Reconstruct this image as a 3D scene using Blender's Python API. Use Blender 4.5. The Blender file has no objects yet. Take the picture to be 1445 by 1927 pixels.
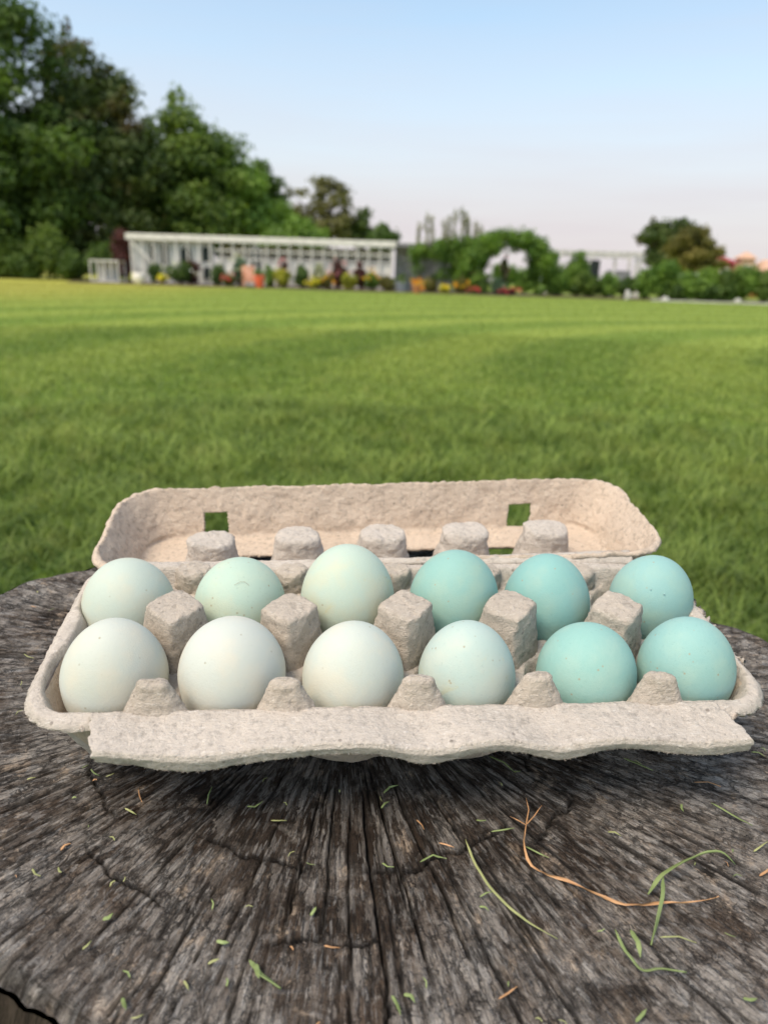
import bpy, math, random
import numpy as np
from mathutils import Matrix, Vector

scene = bpy.context.scene
COL = scene.collection
R = math.radians

# ------------------------------------------------------------------ camera
EYE = 0.62                                   # camera height over the lawn
PITCH, ROLL = 71.79, 1.8
cam_d = bpy.data.cameras.new('camera')
cam = bpy.data.objects.new('camera', cam_d)
COL.objects.link(cam)
scene.camera = cam
CAMROT = (Matrix.Rotation(R(PITCH), 4, 'X') @ Matrix.Rotation(R(ROLL), 4, 'Z'))
cam.matrix_world = Matrix.Translation((0, 0, EYE)) @ CAMROT
cam_d.sensor_fit = 'VERTICAL'
cam_d.sensor_height = 36
cam_d.sensor_width = 27
cam_d.lens = 24.96
cam_d.clip_start = 0.01
cam_d.clip_end = 3000
cam_d.dof.use_dof = True
cam_d.dof.focus_distance = 0.305
cam_d.dof.aperture_fstop = 9.5

# ------------------------------------------------------------------ sky, sun, exposure
SUN_EL, SUN_AZ = 58.0, 226.0                 # azimuth clockwise from +Y: behind the camera, a little left
world = bpy.data.worlds.new('World')
scene.world = world
world.use_nodes = True
wn = world.node_tree.nodes
wl = world.node_tree.links
wn.clear()
sky = wn.new('ShaderNodeTexSky')
sky.sky_type = 'NISHITA'
sky.sun_disc = False
sky.sun_elevation = R(SUN_EL)
sky.sun_rotation = R(SUN_AZ)
sky.air_density = 1.0
sky.dust_density = 1.0
sky.ozone_density = 1.0
bg = wn.new('ShaderNodeBackground')
bg.inputs['Strength'].default_value = 0.15
wo = wn.new('ShaderNodeOutputWorld')
# summer haze: the sky pales to a lavender grey towards the horizon, all the way round
tc = wn.new('ShaderNodeTexCoord')
sx = wn.new('ShaderNodeSeparateXYZ')
wl.new(tc.outputs['Generated'], sx.inputs[0])
mr = wn.new('ShaderNodeMapRange')
mr.interpolation_type = 'SMOOTHERSTEP'
mr.inputs[1].default_value = -0.02
mr.inputs[2].default_value = 0.40
mr.inputs[3].default_value = 0.93
mr.inputs[4].default_value = 0.12
wl.new(sx.outputs[2], mr.inputs[0])
hz = wn.new('ShaderNodeMix')
hz.data_type = 'RGBA'
cm = wn.new('ShaderNodeMapping')
cm.inputs['Scale'].default_value = (1.6, 1.6, 16.0)
cm.inputs['Rotation'].default_value = (0.05, 0.03, 0)
wl.new(tc.outputs['Generated'], cm.inputs[0])
cn = wn.new('ShaderNodeTexNoise')
cn.inputs['Scale'].default_value = 1.5
cn.inputs['Detail'].default_value = 5
wl.new(cm.outputs[0], cn.inputs['Vector'])
cs = wn.new('ShaderNodeMath')
cs.operation = 'MULTIPLY_ADD'
cs.inputs[1].default_value = 0.34
cs.inputs[2].default_value = -0.17
wl.new(cn.outputs[0], cs.inputs[0])
ca_ = wn.new('ShaderNodeMath')
ca_.operation = 'ADD'
ca_.use_clamp = True
wl.new(mr.outputs[0], ca_.inputs[0])
wl.new(cs.outputs[0], ca_.inputs[1])
wl.new(ca_.outputs[0], hz.inputs[0])
tn = wn.new('ShaderNodeMix')
tn.data_type = 'RGBA'
tn.blend_type = 'MULTIPLY'
tn.inputs[0].default_value = 1.0
tn.inputs[7].default_value = (1.10, 1.12, 0.98, 1)
wl.new(sky.outputs[0], tn.inputs[6])
wl.new(tn.outputs[2], hz.inputs[6])
hz.inputs[7].default_value = (3.06, 2.76, 2.92, 1)
wl.new(hz.outputs[2], bg.inputs['Color'])
wl.new(bg.outputs[0], wo.inputs['Surface'])

sun_d = bpy.data.lights.new('sun', 'SUN')
sun_d.energy = 2.2
sun_d.angle = R(26)
sun_d.color = (1.0, 0.88, 0.73)
sun = bpy.data.objects.new('sun', sun_d)
COL.objects.link(sun)
sd_ = Vector((math.sin(R(SUN_AZ)) * math.cos(R(SUN_EL)), math.cos(R(SUN_AZ)) * math.cos(R(SUN_EL)), math.sin(R(SUN_EL))))
sun.rotation_euler = sd_.to_track_quat('Z', 'Y').to_euler()

scene.view_settings.view_transform = 'Standard'
scene.view_settings.look = 'None'
scene.view_settings.exposure = 0.7
scene.view_settings.gamma = 1.0
scene.view_settings.use_curve_mapping = False
scene.render.engine = 'CYCLES'
scene.cycles.use_denoising = True
scene.cycles.max_bounces = 6
scene.cycles.transparent_max_bounces = 4

# ------------------------------------------------------------------ frames
# frame of the leaning stump top (millimetres in the builders), measured from the camera
MS = Matrix(((0.9949, -0.0976, 0.0267, 0.0085),
             (0.1007, 0.9805, -0.1686, 0.2967),
             (-0.0097, 0.1704, 0.9853, EYE - 0.1896),
             (0, 0, 0, 1)))
MS_INV = MS.inverted()
FPX, CX, CY = 1336.0, 722.5, 963.5


def ray(u, v):
    return CAMROT.to_3x3() @ Vector(((u - CX) / FPX, -(v - CY) / FPX, -1.0))


def at(u, v, D):
    """point of the place seen at (u, v), D metres ahead"""
    d = ray(u, v)
    return Vector((0, 0, EYE)) + d * (D / d.y)


def gx(u, D):
    return at(u, 530, D).x


def on_stump(u, v, z=0.0):
    o = MS_INV @ Vector((0, 0, EYE))
    d = MS_INV.to_3x3() @ ray(u, v)
    s = (z / 1000 - o.z) / d.z
    return (o + d * s) * 1000


# ------------------------------------------------------------------ helpers
def hash3(ix, iy, iz, seed):
    n = (ix * 374761393 + iy * 668265263 + iz * 2147483647 * 3 + seed * 1274126177) & 0xFFFFFFFF
    n = ((n ^ (n >> 13)) * 1274126177) & 0xFFFFFFFF
    n = ((n ^ (n >> 16)) * 2246822519) & 0xFFFFFFFF
    return ((n ^ (n >> 15)) & 0xFFFFFF) / float(0xFFFFFF)


def vnoise(p, seed=0):
    p = np.asarray(p, float)
    i = np.floor(p).astype(np.int64)
    f = p - i
    f = f * f * f * (f * (f * 6 - 15) + 10)
    out = 0
    for dx in (0, 1):
        for dy in (0, 1):
            for dz in (0, 1):
                w = ((f[:, 0] if dx else 1 - f[:, 0]) * (f[:, 1] if dy else 1 - f[:, 1]) * (f[:, 2] if dz else 1 - f[:, 2]))
                out = out + w * hash3(i[:, 0] + dx, i[:, 1] + dy, i[:, 2] + dz, seed)
    return out * 2 - 1


def fbm(p, octaves=4, seed=0, gain=0.5):
    p = np.asarray(p, float)
    a, s, o = 1.0, 0.0, 0
    for k in range(octaves):
        s = s + a * vnoise(p * (2.03 ** k) + 17.3 * k, seed + k)
        o += a
        a *= gain
    return s / o


def mesh_np(name, V, F, smooth=True, tint=None):
    """fast mesh from numpy arrays; F is (n,3) or (n,4), or a list of such"""
    V = np.asarray(V, np.float32)
    Fs = F if isinstance(F, list) else [F]
    me = bpy.data.meshes.new(name)
    me.vertices.add(len(V))
    me.vertices.foreach_set('co', V.ravel())
    loops = np.concatenate([np.asarray(f).ravel() for f in Fs]).astype(np.int32)
    tot = np.concatenate([np.full(len(f), np.asarray(f).shape[1]) for f in Fs]).astype(np.int32)
    start = np.concatenate([[0], np.cumsum(tot)[:-1]]).astype(np.int32)
    me.loops.add(len(loops))
    me.loops.foreach_set('vertex_index', loops)
    me.polygons.add(len(tot))
    me.polygons.foreach_set('loop_start', start)
    me.polygons.foreach_set('loop_total', tot)
    me.polygons.foreach_set('use_smooth', np.full(len(tot), smooth))
    if tint is not None:
        at_ = me.attributes.new('tint', 'FLOAT', 'POINT')
        at_.data.foreach_set('value', np.asarray(tint, np.float32))
    me.update(calc_edges=True)
    return me


def link(name, me, mat, parent=None, kind=None, matrix=None):
    o = bpy.data.objects.new(name, me)
    COL.objects.link(o)
    if mat is not None and me is not None and not me.materials:
        me.materials.append(mat)
    if parent is not None:
        o.parent = parent
    if matrix is not None:
        o.matrix_local = matrix
    if kind:
        o['kind'] = kind
    return o


def tag(o, label, cat, group=None):
    o['label'] = label
    o['category'] = cat
    if group:
        o['group'] = group
    return o


def thing(name, label, cat, loc=(0, 0, 0), rotz=0, group=None, matrix=None):
    o = bpy.data.objects.new(name, None)
    COL.objects.link(o)
    o.empty_display_size = 0.05
    o.matrix_world = matrix if matrix is not None else Matrix.Translation(loc) @ Matrix.Rotation(rotz, 4, 'Z')
    return tag(o, label, cat, group)


def grid_faces(nu, nv, wrap_u=False, wrap_v=False):
    iu = np.arange(nu if wrap_u else nu - 1)
    iv = np.arange(nv if wrap_v else nv - 1)
    A, B = np.meshgrid(iu, iv, indexing='ij')
    A2, B2 = (A + 1) % nu, (B + 1) % nv
    return np.stack([A * nv + B, A2 * nv + B, A2 * nv + B2, A * nv + B2], -1).reshape(-1, 4)


class MB:
    """collects boxes, tubes and lathes into one mesh"""
    def __init__(self):
        self.v, self.f3, self.f4, self.n = [], [], [], 0

    def add(self, V, F):
        V = np.asarray(V, float)
        F = np.asarray(F) + self.n
        (self.f4 if F.shape[1] == 4 else self.f3).append(F)
        self.v.append(V)
        self.n += len(V)
        return self

    def box(self, c, s, M=None):
        c, s = np.array(c, float), np.array(s, float) / 2
        V = np.array([(x, y, z) for x in (-1, 1) for y in (-1, 1) for z in (-1, 1)], float) * s
        if M is not None:
            V = V @ np.array(M.to_3x3()).T
        F = [(0, 1, 3, 2), (4, 6, 7, 5), (0, 4, 5, 1), (2, 3, 7, 6), (0, 2, 6, 4), (1, 5, 7, 3)]
        return self.add(V + c, F)

    def tube(self, pts, radii, n=8, caps=True):
        P = np.array(pts, float)
        rad = np.broadcast_to(np.array(radii, float), (len(P),))
        T = np.gradient(P, axis=0)
        T /= np.linalg.norm(T, axis=1)[:, None] + 1e-12
        up = np.array([0, 0, 1.0]) if abs(T[0, 2]) < 0.9 else np.array([1.0, 0, 0])
        V = []
        for p, t, r in zip(P, T, rad):
            a = np.cross(t, up)
            a /= np.linalg.norm(a) + 1e-12
            b = np.cross(t, a)
            up = -np.cross(t, a) if False else up
            for k in range(n):
                th = 2 * math.pi * k / n
                V.append(p + r * (math.cos(th) * a + math.sin(th) * b))
        m = len(P)
        self.add(np.array(V), grid_faces(m, n, wrap_v=True))
        return self

    def lathe(self, prof, n=24, c=(0, 0, 0)):
        V = [(c[0] + r * math.cos(2 * math.pi * k / n), c[1] + r * math.sin(2 * math.pi * k / n), c[2] + z) for r, z in prof for k in range(n)]
        return self.add(np.array(V), grid_faces(len(prof), n, wrap_v=True))

    def mesh(self, name, smooth=False):
        F = []
        if self.f4:
            F.append(np.concatenate(self.f4))
        if self.f3:
            F.append(np.concatenate(self.f3))
        return mesh_np(name, np.concatenate(self.v), F, smooth)

    def build(self, name, mat, parent=None, smooth=False, kind=None):
        return link(name, self.mesh(name, smooth), mat, parent, kind)


# ------------------------------------------------------------------ materials
class NT:
    def __init__(self, name):
        self.m = bpy.data.materials.new(name)
        self.m.use_nodes = True
        self.t = self.m.node_tree
        self.t.nodes.clear()
        self.out = self.n('ShaderNodeOutputMaterial')

    def n(self, kind, **kw):
        nd = self.t.nodes.new(kind)
        for k, v in kw.items():
            if k in nd.inputs:
                nd.inputs[k].default_value = v
            elif hasattr(nd, k):
                setattr(nd, k, v)
            else:
                nd.inputs[k.replace('_', ' ')].default_value = v
        return nd

    def l(self, a, b):
        self.t.links.new(a, b)

    def val(self, x, sock):
        if hasattr(x, 'is_output') or isinstance(x, bpy.types.NodeSocket):
            self.l(x, sock)
        else:
            sock.default_value = x

    def math(self, op, a, b=0.0, clamp=False):
        nd = self.n('ShaderNodeMath', operation=op, use_clamp=clamp)
        self.val(a, nd.inputs[0])
        self.val(b, nd.inputs[1])
        return nd.outputs[0]

    def vmath(self, op, a, b=(0, 0, 0)):
        nd = self.n('ShaderNodeVectorMath', operation=op)
        self.val(a, nd.inputs[0])
        if op == 'SCALE':
            self.val(b, nd.inputs['Scale'])
        else:
            self.val(b, nd.inputs[1])
        return nd.outputs['Value'] if op in ('LENGTH', 'DOT_PRODUCT', 'DISTANCE') else nd.outputs[0]

    def noise(self, vec, scale, detail=3, rough=0.5, dist=0.0):
        nd = self.n('ShaderNodeTexNoise')
        nd.inputs['Scale'].default_value = scale
        nd.inputs['Detail'].default_value = detail
        nd.inputs['Roughness'].default_value = rough
        nd.inputs['Distortion'].default_value = dist
        if vec is not None:
            self.l(vec, nd.inputs['Vector'])
        return nd.outputs[0]

    def ramp(self, fac, stops, interp='LINEAR'):
        nd = self.n('ShaderNodeValToRGB')
        nd.color_ramp.interpolation = interp
        els = nd.color_ramp.elements
        while len(els) > len(stops):
            els.remove(els[-1])
        while len(els) < len(stops):
            els.new(0.5)
        for e, (p, c) in zip(els, stops):
            e.position = p
            e.color = tuple(c) + (1,) if len(c) == 3 else c
        self.l(fac, nd.inputs[0])
        return nd.outputs[0]

    def step(self, fac, lo, hi):
        nd = self.n('ShaderNodeMapRange')
        nd.interpolation_type = 'SMOOTHSTEP'
        self.l(fac, nd.inputs[0])
        nd.inputs[1].default_value = lo
        nd.inputs[2].default_value = hi
        return nd.outputs[0]

    def mix(self, fac, a, b, mode='MIX'):
        nd = self.n('ShaderNodeMix', data_type='RGBA', blend_type=mode)
        self.val(fac, nd.inputs[0])
        for x, s in ((a, nd.inputs[6]), (b, nd.inputs[7])):
            if isinstance(x, tuple):
                s.default_value = tuple(x) + (1,) if len(x) == 3 else x
            else:
                self.l(x, s)
        return nd.outputs[2]

    def bump(self, h, strength=0.5, dist=0.001, normal=None):
        nd = self.n('ShaderNodeBump')
        nd.inputs['Strength'].default_value = strength
        nd.inputs['Distance'].default_value = dist
        self.l(h, nd.inputs['Height'])
        if normal is not None:
            self.l(normal, nd.inputs['Normal'])
        return nd.outputs[0]

    def principled(self, color, rough=0.8, normal=None, spec=0.3, sss=0.0, sss_r=(0.01, 0.01, 0.01), **kw):
        b = self.n('ShaderNodeBsdfPrincipled')
        if isinstance(color, tuple):
            b.inputs['Base Color'].default_value = color + (1,) if len(color) == 3 else color
        else:
            self.l(color, b.inputs['Base Color'])
        self.val(rough, b.inputs['Roughness'])
        b.inputs['Specular IOR Level'].default_value = spec
        if normal is not None:
            self.l(normal, b.inputs['Normal'])
        if sss:
            b.inputs['Subsurface Weight'].default_value = sss
            b.inputs['Subsurface Radius'].default_value = sss_r
            b.inputs['Subsurface Scale'].default_value = 1.0
        for k, v in kw.items():
            b.inputs[k.replace('_', ' ')].default_value = v
        self.l(b.outputs[0], self.out.inputs['Surface'])
        return b

    def obj(self):
        return self.n('ShaderNodeTexCoord').outputs['Object']

    def pos(self):
        return self.n('ShaderNodeNewGeometry').outputs['Position']

    def attr(self, name):
        return self.n('ShaderNodeAttribute', attribute_name=name).outputs['Fac']


def mat_plain(name, color, rough=0.7, var=0.25, scale=6.0, bump=0.0, spec=0.3):
    t = NT(name)
    o = t.obj()
    nz = t.noise(o, scale, 4, 0.6)
    c = t.mix(t.step(nz, 0.3, 0.7), tuple(x * (1 - var) for x in color), tuple(min(1, x * (1 + var * 0.4)) for x in color))
    nm = t.bump(t.noise(o, scale * 8, 3), 0.3, bump) if bump else None
    t.principled(c, rough, nm, spec)
    return t.m


def mat_leaf(name, dark, light, trans=0.35, autumn=None):
    t = NT(name)
    c = t.mix(t.attr('tint'), (1.5 * dark[0], 1.4 * dark[1], 1.2 * dark[2]), tuple(min(.85, k * x) for k, x in zip((1.95, 1.75, 1.5), light)))
    if autumn:
        c = t.mix(t.step(t.noise(t.pos(), 0.35, 2), 0.52, 0.72), c, autumn)
    d = t.n('ShaderNodeBsdfPrincipled')
    t.l(c, d.inputs['Base Color'])
    d.inputs['Roughness'].default_value = 0.55
    d.inputs['Specular IOR Level'].default_value = 0.35
    tr = t.n('ShaderNodeBsdfTranslucent')
    t.l(t.mix(1.0, c, (1.0, 1.1, 0.5), 'MULTIPLY'), tr.inputs[0])
    mx = t.n('ShaderNodeMixShader')
    mx.inputs[0].default_value = trans
    t.l(d.outputs[0], mx.inputs[1])
    t.l(tr.outputs[0], mx.inputs[2])
    t.l(mx.outputs[0], t.out.inputs['Surface'])
    return t.m


def mat_lawn(name, blades):
    t = NT(name)
    p = t.pos()
    sp = t.n('ShaderNodeSeparateXYZ')
    t.l(p, sp.inputs[0])
    x, y = sp.outputs[0], sp.outputs[1]
    n1 = t.noise(p, 1.3, 5, 0.65)
    n2 = t.noise(p, 5.5, 5, 0.7)
    if blades:
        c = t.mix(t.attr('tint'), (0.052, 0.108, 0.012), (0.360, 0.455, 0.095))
    else:
        n3 = t.noise(p, 60, 4, 0.7)
        c = t.mix(t.step(n3, 0.25, 0.75), (0.085, 0.150, 0.016), (0.240, 0.335, 0.048))
    c = t.mix(t.step(n2, 0.45, 0.75), c, (0.160, 0.225, 0.050), 'MIX') if False else c
    c = t.mix(t.step(t.noise(p, 130, 2, 0.5), 0.66, 0.72), c, (0.420, 0.380, 0.170))
    # paler, drier patches
    c = t.mix(t.math('MULTIPLY', t.step(n2, 0.48, 0.70), 0.6), c, (0.350, 0.370, 0.085))
    c = t.mix(t.math('MULTIPLY', t.step(n1, 0.50, 0.72), 0.45), c, (0.270, 0.335, 0.055))
    c = t.mix(t.math('MULTIPLY', t.step(n1, 0.50, 0.30), 0.45), c, (0.055, 0.115, 0.014))
    # mowing stripes: arcs swept round a centre off to the right
    cx = t.math('SUBTRACT', x, 11.0)
    cy = t.math('SUBTRACT', y, 3.0)
    rr = t.math('SQRT', t.math('ADD', t.math('MULTIPLY', cx, cx), t.math('MULTIPLY', cy, cy)))
    rr = t.math('ADD', rr, t.math('MULTIPLY', n1, 0.5))
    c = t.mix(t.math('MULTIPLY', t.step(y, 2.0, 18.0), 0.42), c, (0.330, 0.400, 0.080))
    st = t.math('SINE', t.math('MULTIPLY', rr, 2.9))
    far = t.step(y, 2.2, 7.0)
    c = t.mix(t.math('MULTIPLY', t.math('MULTIPLY', t.step(st, -0.2, 0.7), far), 0.36), c, (0.390, 0.440, 0.085))
    c = t.mix(t.math('MULTIPLY', t.math('MULTIPLY', t.step(st, 0.2, -0.9), far), 0.30), c, (0.130, 0.215, 0.025))
    c = t.mix(t.math('MULTIPLY', t.step(y, 2.6, 1.2), 0.32), c, (0.055, 0.110, 0.018))  # shade of the near lawn put into the colour
    # dry mask: yellow sunlight painted into the far left of the lawn
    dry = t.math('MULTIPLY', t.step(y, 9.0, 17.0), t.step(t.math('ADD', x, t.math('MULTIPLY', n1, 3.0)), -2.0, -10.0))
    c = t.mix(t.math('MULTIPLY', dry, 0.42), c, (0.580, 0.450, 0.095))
    if blades:
        d = t.n('ShaderNodeBsdfPrincipled')
        t.l(c, d.inputs['Base Color'])
        d.inputs['Roughness'].default_value = 0.5
        d.inputs['Specular IOR Level'].default_value = 0.3
        tr = t.n('ShaderNodeBsdfTranslucent')
        t.l(c, tr.inputs[0])
        mx = t.n('ShaderNodeMixShader')
        mx.inputs[0].default_value = 0.4
        t.l(d.outputs[0], mx.inputs[1])
        t.l(tr.outputs[0], mx.inputs[2])
        t.l(mx.outputs[0], t.out.inputs['Surface'])
    else:
        t.principled(c, 0.9, t.bump(t.noise(p, 45, 4, 0.7), 0.8, 0.03), 0.1)
    return t.m


def mat_pulp(name, base, edge):
    """moulded paper pulp: fibres, flecks, lumpy relief (object space in metres)"""
    t = NT(name)
    o = t.obj()
    lump = t.noise(o, 330, 6, 0.72)
    fine = t.noise(o, 1100, 4, 0.7)
    # short fibres: stretched noise in two directions
    mp = t.n('ShaderNodeMapping')
    mp.inputs['Scale'].default_value = (300, 1500, 900)
    mp.inputs['Rotation'].default_value = (0.3, 0.2, 0.6)
    t.l(o, mp.inputs[0])
    fib = t.noise(mp.outputs[0], 1.0, 3, 0.6, 1.2)
    big = t.noise(o, 35, 3, 0.6)
    c = t.mix(t.step(big, 0.3, 0.7), base, tuple(x * 1.13 for x in base))
    c = t.mix(t.math('MULTIPLY', t.step(fib, 0.54, 0.68), 0.50), c, edge)
    c = t.mix(t.math('MULTIPLY', t.step(lump, 0.48, 0.36), 0.60), c, tuple(x * 0.62 for x in base))
    c = t.mix(t.math('MULTIPLY', t.step(fine, 0.60, 0.78), 0.30), c, edge)
    c = t.mix(t.math('MULTIPLY', t.step(t.noise(o, 90, 4, 0.7), 0.56, 0.70), 0.45), c, tuple(x * 0.74 for x in base))
    spk = t.n('ShaderNodeTexVoronoi')
    spk.inputs['Scale'].default_value = 170
    t.l(o, spk.inputs['Vector'])
    rnd = t.n('ShaderNodeSeparateColor')
    t.l(spk.outputs['Color'], rnd.inputs[0])
    m = t.math('MULTIPLY', t.step(spk.outputs['Distance'], 0.16, 0.08), t.step(rnd.outputs[0], 0.80, 0.86))
    c = t.mix(t.math('MULTIPLY', m, 0.6), c, (0.16, 0.13, 0.11))
    h = t.math('ADD', t.math('MULTIPLY', lump, 1.0), t.math('ADD', t.math('MULTIPLY', fine, 0.45), t.math('MULTIPLY', fib, 0.55)))
    t.principled(c, 0.95, t.bump(h, 1.0, 0.0011), 0.08)
    return t.m


def mat_egg(name, main, cream, speck=0.0, speck_col=(0.35, 0.30, 0.20), stain=0.0):
    kf = 0.79 if main[0] > 0.45 else 0.71
    wm = (1.04, 1.0, 0.97)
    main, cream = tuple(kf * x * k for x, k in zip(main, wm)), tuple(kf * x * k for x, k in zip(cream, wm))
    t = NT(name)
    o = t.obj()
    big = t.noise(o, 60, 3, 0.6)
    c = t.mix(t.step(big, 0.35, 0.7), main, cream)
    fine = t.noise(o, 700, 3, 0.7)
    c = t.mix(t.math('MULTIPLY', t.step(fine, 0.58, 0.74), 0.20 + 0.45 * speck), c, tuple(x * 0.82 for x in main))
    v = t.n('ShaderNodeTexVoronoi')
    v.inputs['Scale'].default_value = 330
    t.l(o, v.inputs['Vector'])
    s = t.n('ShaderNodeSeparateColor')
    t.l(v.outputs['Color'], s.inputs[0])
    cut = 0.95 - 0.20 * speck
    m = t.math('MULTIPLY', t.step(v.outputs['Distance'], 0.22, 0.08), t.step(s.outputs[0], cut, cut + 0.02))
    c = t.mix(t.math('MULTIPLY', m, 0.75), c, speck_col)
    if stain:
        sn = t.noise(o, 95, 4, 0.7, 0.6)
        c = t.mix(t.math('MULTIPLY', t.step(sn, 0.62, 0.74), stain), c, (0.55, 0.50, 0.27))
    # faint hair scratches
    mp = t.n('ShaderNodeMapping')
    mp.inputs['Scale'].default_value = (60, 700, 120)
    mp.inputs['Rotation'].default_value = (0.4, 0.9, 0.5)
    t.l(o, mp.inputs[0])
    sc = t.noise(mp.outputs[0], 1.0, 2, 0.5, 0.8)
    c = t.mix(t.math('MULTIPLY', t.step(sc, 0.735, 0.76), 0.25), c, (0.42, 0.45, 0.38))
    h = t.math('ADD', t.noise(o, 1500, 3, 0.6), t.math('MULTIPLY', t.noise(o, 260, 3, 0.6), 0.8))
    t.principled(c, t.math('ADD', t.math('MULTIPLY', big, 0.15), 0.55), t.bump(h, 0.45, 0.0003), 0.22, sss=0.12, sss_r=(0.0035, 0.003, 0.0025))
    return t.m


PITH = (-23.0, 16.0)


def mat_stump_top():
    t = NT('weathered_end_grain')
    o = t.obj()
    p = t.vmath('SUBTRACT', o, (PITH[0] / 1000, PITH[1] / 1000, 0))
    p = t.vmath('MULTIPLY', p, (1, 1, 0))
    r = t.vmath('LENGTH', p)
    d = t.vmath('NORMALIZE', p)

    def polar(k, kr):
        cb = t.n('ShaderNodeCombineXYZ')
        t.l(t.math('MULTIPLY', r, kr), cb.inputs[2])
        return t.vmath('ADD', t.vmath('SCALE', d, k), cb.outputs[0])
    s1 = t.noise(polar(42, 75), 1.0, 6, 0.68, 0.5)
    s2 = t.noise(polar(170, 190), 1.0, 4, 0.7, 0.4)
    s3 = t.noise(polar(9, 14), 1.0, 4, 0.6, 0.6)
    rings = t.noise(polar(3.0, 520), 1.0, 3, 0.6, 0.2)
    blot = t.noise(o, 17, 6, 0.66, 0.8)
    blot2 = t.noise(o, 70, 5, 0.68, 0.6)
    grit = t.noise(o, 420, 4, 0.7)
    mp = t.n('ShaderNodeMapping')
    mp.inputs['Rotation'].default_value = (0, 0, R(33))
    mp.inputs['Scale'].default_value = (30, 210, 60)
    t.l(o, mp.inputs[0])
    saw = t.noise(mp.outputs[0], 1.0, 4, 0.6, 0.3)
    lines = t.noise(polar(330, 55), 1.0, 3, 0.6, 0.25)
    fleck = t.noise(o, 150, 5, 0.7, 0.5)
    c = t.mix(t.step(blot, 0.38, 0.62), (0.130, 0.088, 0.060), (0.390, 0.340, 0.292))
    c = t.mix(t.step(s1, 0.56, 0.72), c, (0.500, 0.470, 0.440))
    c = t.mix(t.math('MULTIPLY', t.step(s1, 0.45, 0.33), 0.60), c, (0.036, 0.026, 0.019))
    c = t.mix(t.math('MULTIPLY', t.step(s2, 0.54, 0.66), 0.40), c, (0.450, 0.420, 0.390))
    c = t.mix(t.math('MULTIPLY', t.step(s2, 0.45, 0.36), 0.45), c, (0.026, 0.021, 0.017))
    c = t.mix(t.math('MULTIPLY', t.step(lines, 0.45, 0.36), 0.60), c, (0.018, 0.014, 0.012))
    c = t.mix(t.math('MULTIPLY', t.step(s3, 0.47, 0.36), 0.30), c, (0.060, 0.040, 0.028))
    c = t.mix(t.math('MULTIPLY', t.step(blot2, 0.44, 0.35), 0.70), c, (0.022, 0.017, 0.014))
    tan = t.math('MULTIPLY', t.step(blot2, 0.57, 0.64), t.step(s1, 0.38, 0.54))
    c = t.mix(t.math('MULTIPLY', tan, 0.80), c, (0.560, 0.420, 0.300))
    c = t.mix(t.math('MULTIPLY', t.step(fleck, 0.60, 0.70), 0.55), c, (0.480, 0.430, 0.380))
    c = t.mix(t.math('MULTIPLY', t.step(fleck, 0.42, 0.34), 0.60), c, (0.025, 0.019, 0.015))
    c = t.mix(t.math('MULTIPLY', t.step(rings, 0.56, 0.70), 0.45), c, (0.045, 0.034, 0.026))
    c = t.mix(t.math('MULTIPLY', t.step(saw, 0.58, 0.70), 0.35), c, (0.400, 0.370, 0.345))
    c = t.mix(t.math('MULTIPLY', t.step(saw, 0.42, 0.32), 0.45), c, (0.040, 0.030, 0.024))
    # brown rot round the heart, deepened to paint in the shade under the flap
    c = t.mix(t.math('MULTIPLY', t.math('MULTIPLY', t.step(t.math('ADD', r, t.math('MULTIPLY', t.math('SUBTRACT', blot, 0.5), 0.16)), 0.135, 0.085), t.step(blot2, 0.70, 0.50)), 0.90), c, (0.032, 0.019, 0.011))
    def cells(k, kr, w0, w1):
        ve = t.n('ShaderNodeTexVoronoi', feature='DISTANCE_TO_EDGE')
        vc = t.n('ShaderNodeTexVoronoi')
        pv = t.vmath('ADD', polar(k, kr), t.vmath('SCALE', t.n('ShaderNodeTexNoise', Scale=90.0, Detail=3.0).outputs[1], 0.9))
        for nd in (ve, vc):
            nd.inputs['Scale'].default_value = 1.0
            t.l(pv, nd.inputs['Vector'])
        sc_ = t.n('ShaderNodeSeparateColor')
        t.l(vc.outputs['Color'], sc_.inputs[0])
        return t.step(ve.outputs['Distance'], w1, w0), sc_.outputs[0], ve.outputs['Distance']
    e1, c1, d1 = cells(40, 80, 0.03, 0.09)
    e2, c2, d2 = cells(120, 210, 0.02, 0.12)
    c = t.mix(t.math('MULTIPLY', t.step(c1, 0.50, 1.0), 0.45), c, (0.470, 0.420, 0.370))
    c = t.mix(t.math('MULTIPLY', t.step(c1, 0.35, 0.0), 0.45), c, (0.050, 0.035, 0.025))
    c = t.mix(t.math('MULTIPLY', t.step(c2, 0.70, 1.0), 0.35), c, (0.520, 0.480, 0.440))
    c = t.mix(t.math('MULTIPLY', t.step(c2, 0.28, 0.0), 0.35), c, (0.050, 0.034, 0.024))
    iso = t.noise(o, 55, 6, 0.72, 1.0)
    c = t.mix(t.math('MULTIPLY', t.step(iso, 0.55, 0.68), 0.50), c, (0.440, 0.385, 0.330))
    c = t.mix(t.math('MULTIPLY', t.step(iso, 0.45, 0.34), 0.60), c, (0.060, 0.038, 0.024))
    patch = t.step(t.noise(o, 30, 3, 0.6), 0.38, 0.56)
    c = t.mix(t.math('MULTIPLY', t.math('MULTIPLY', e1, patch), 0.70), c, (0.012, 0.009, 0.007))
    c = t.mix(t.math('MULTIPLY', e2, 0.28), c, (0.020, 0.015, 0.012))
    cr = t.attr('crack')
    c = t.mix(t.math('MULTIPLY', cr, 0.9), c, (0.010, 0.008, 0.007))
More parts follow.
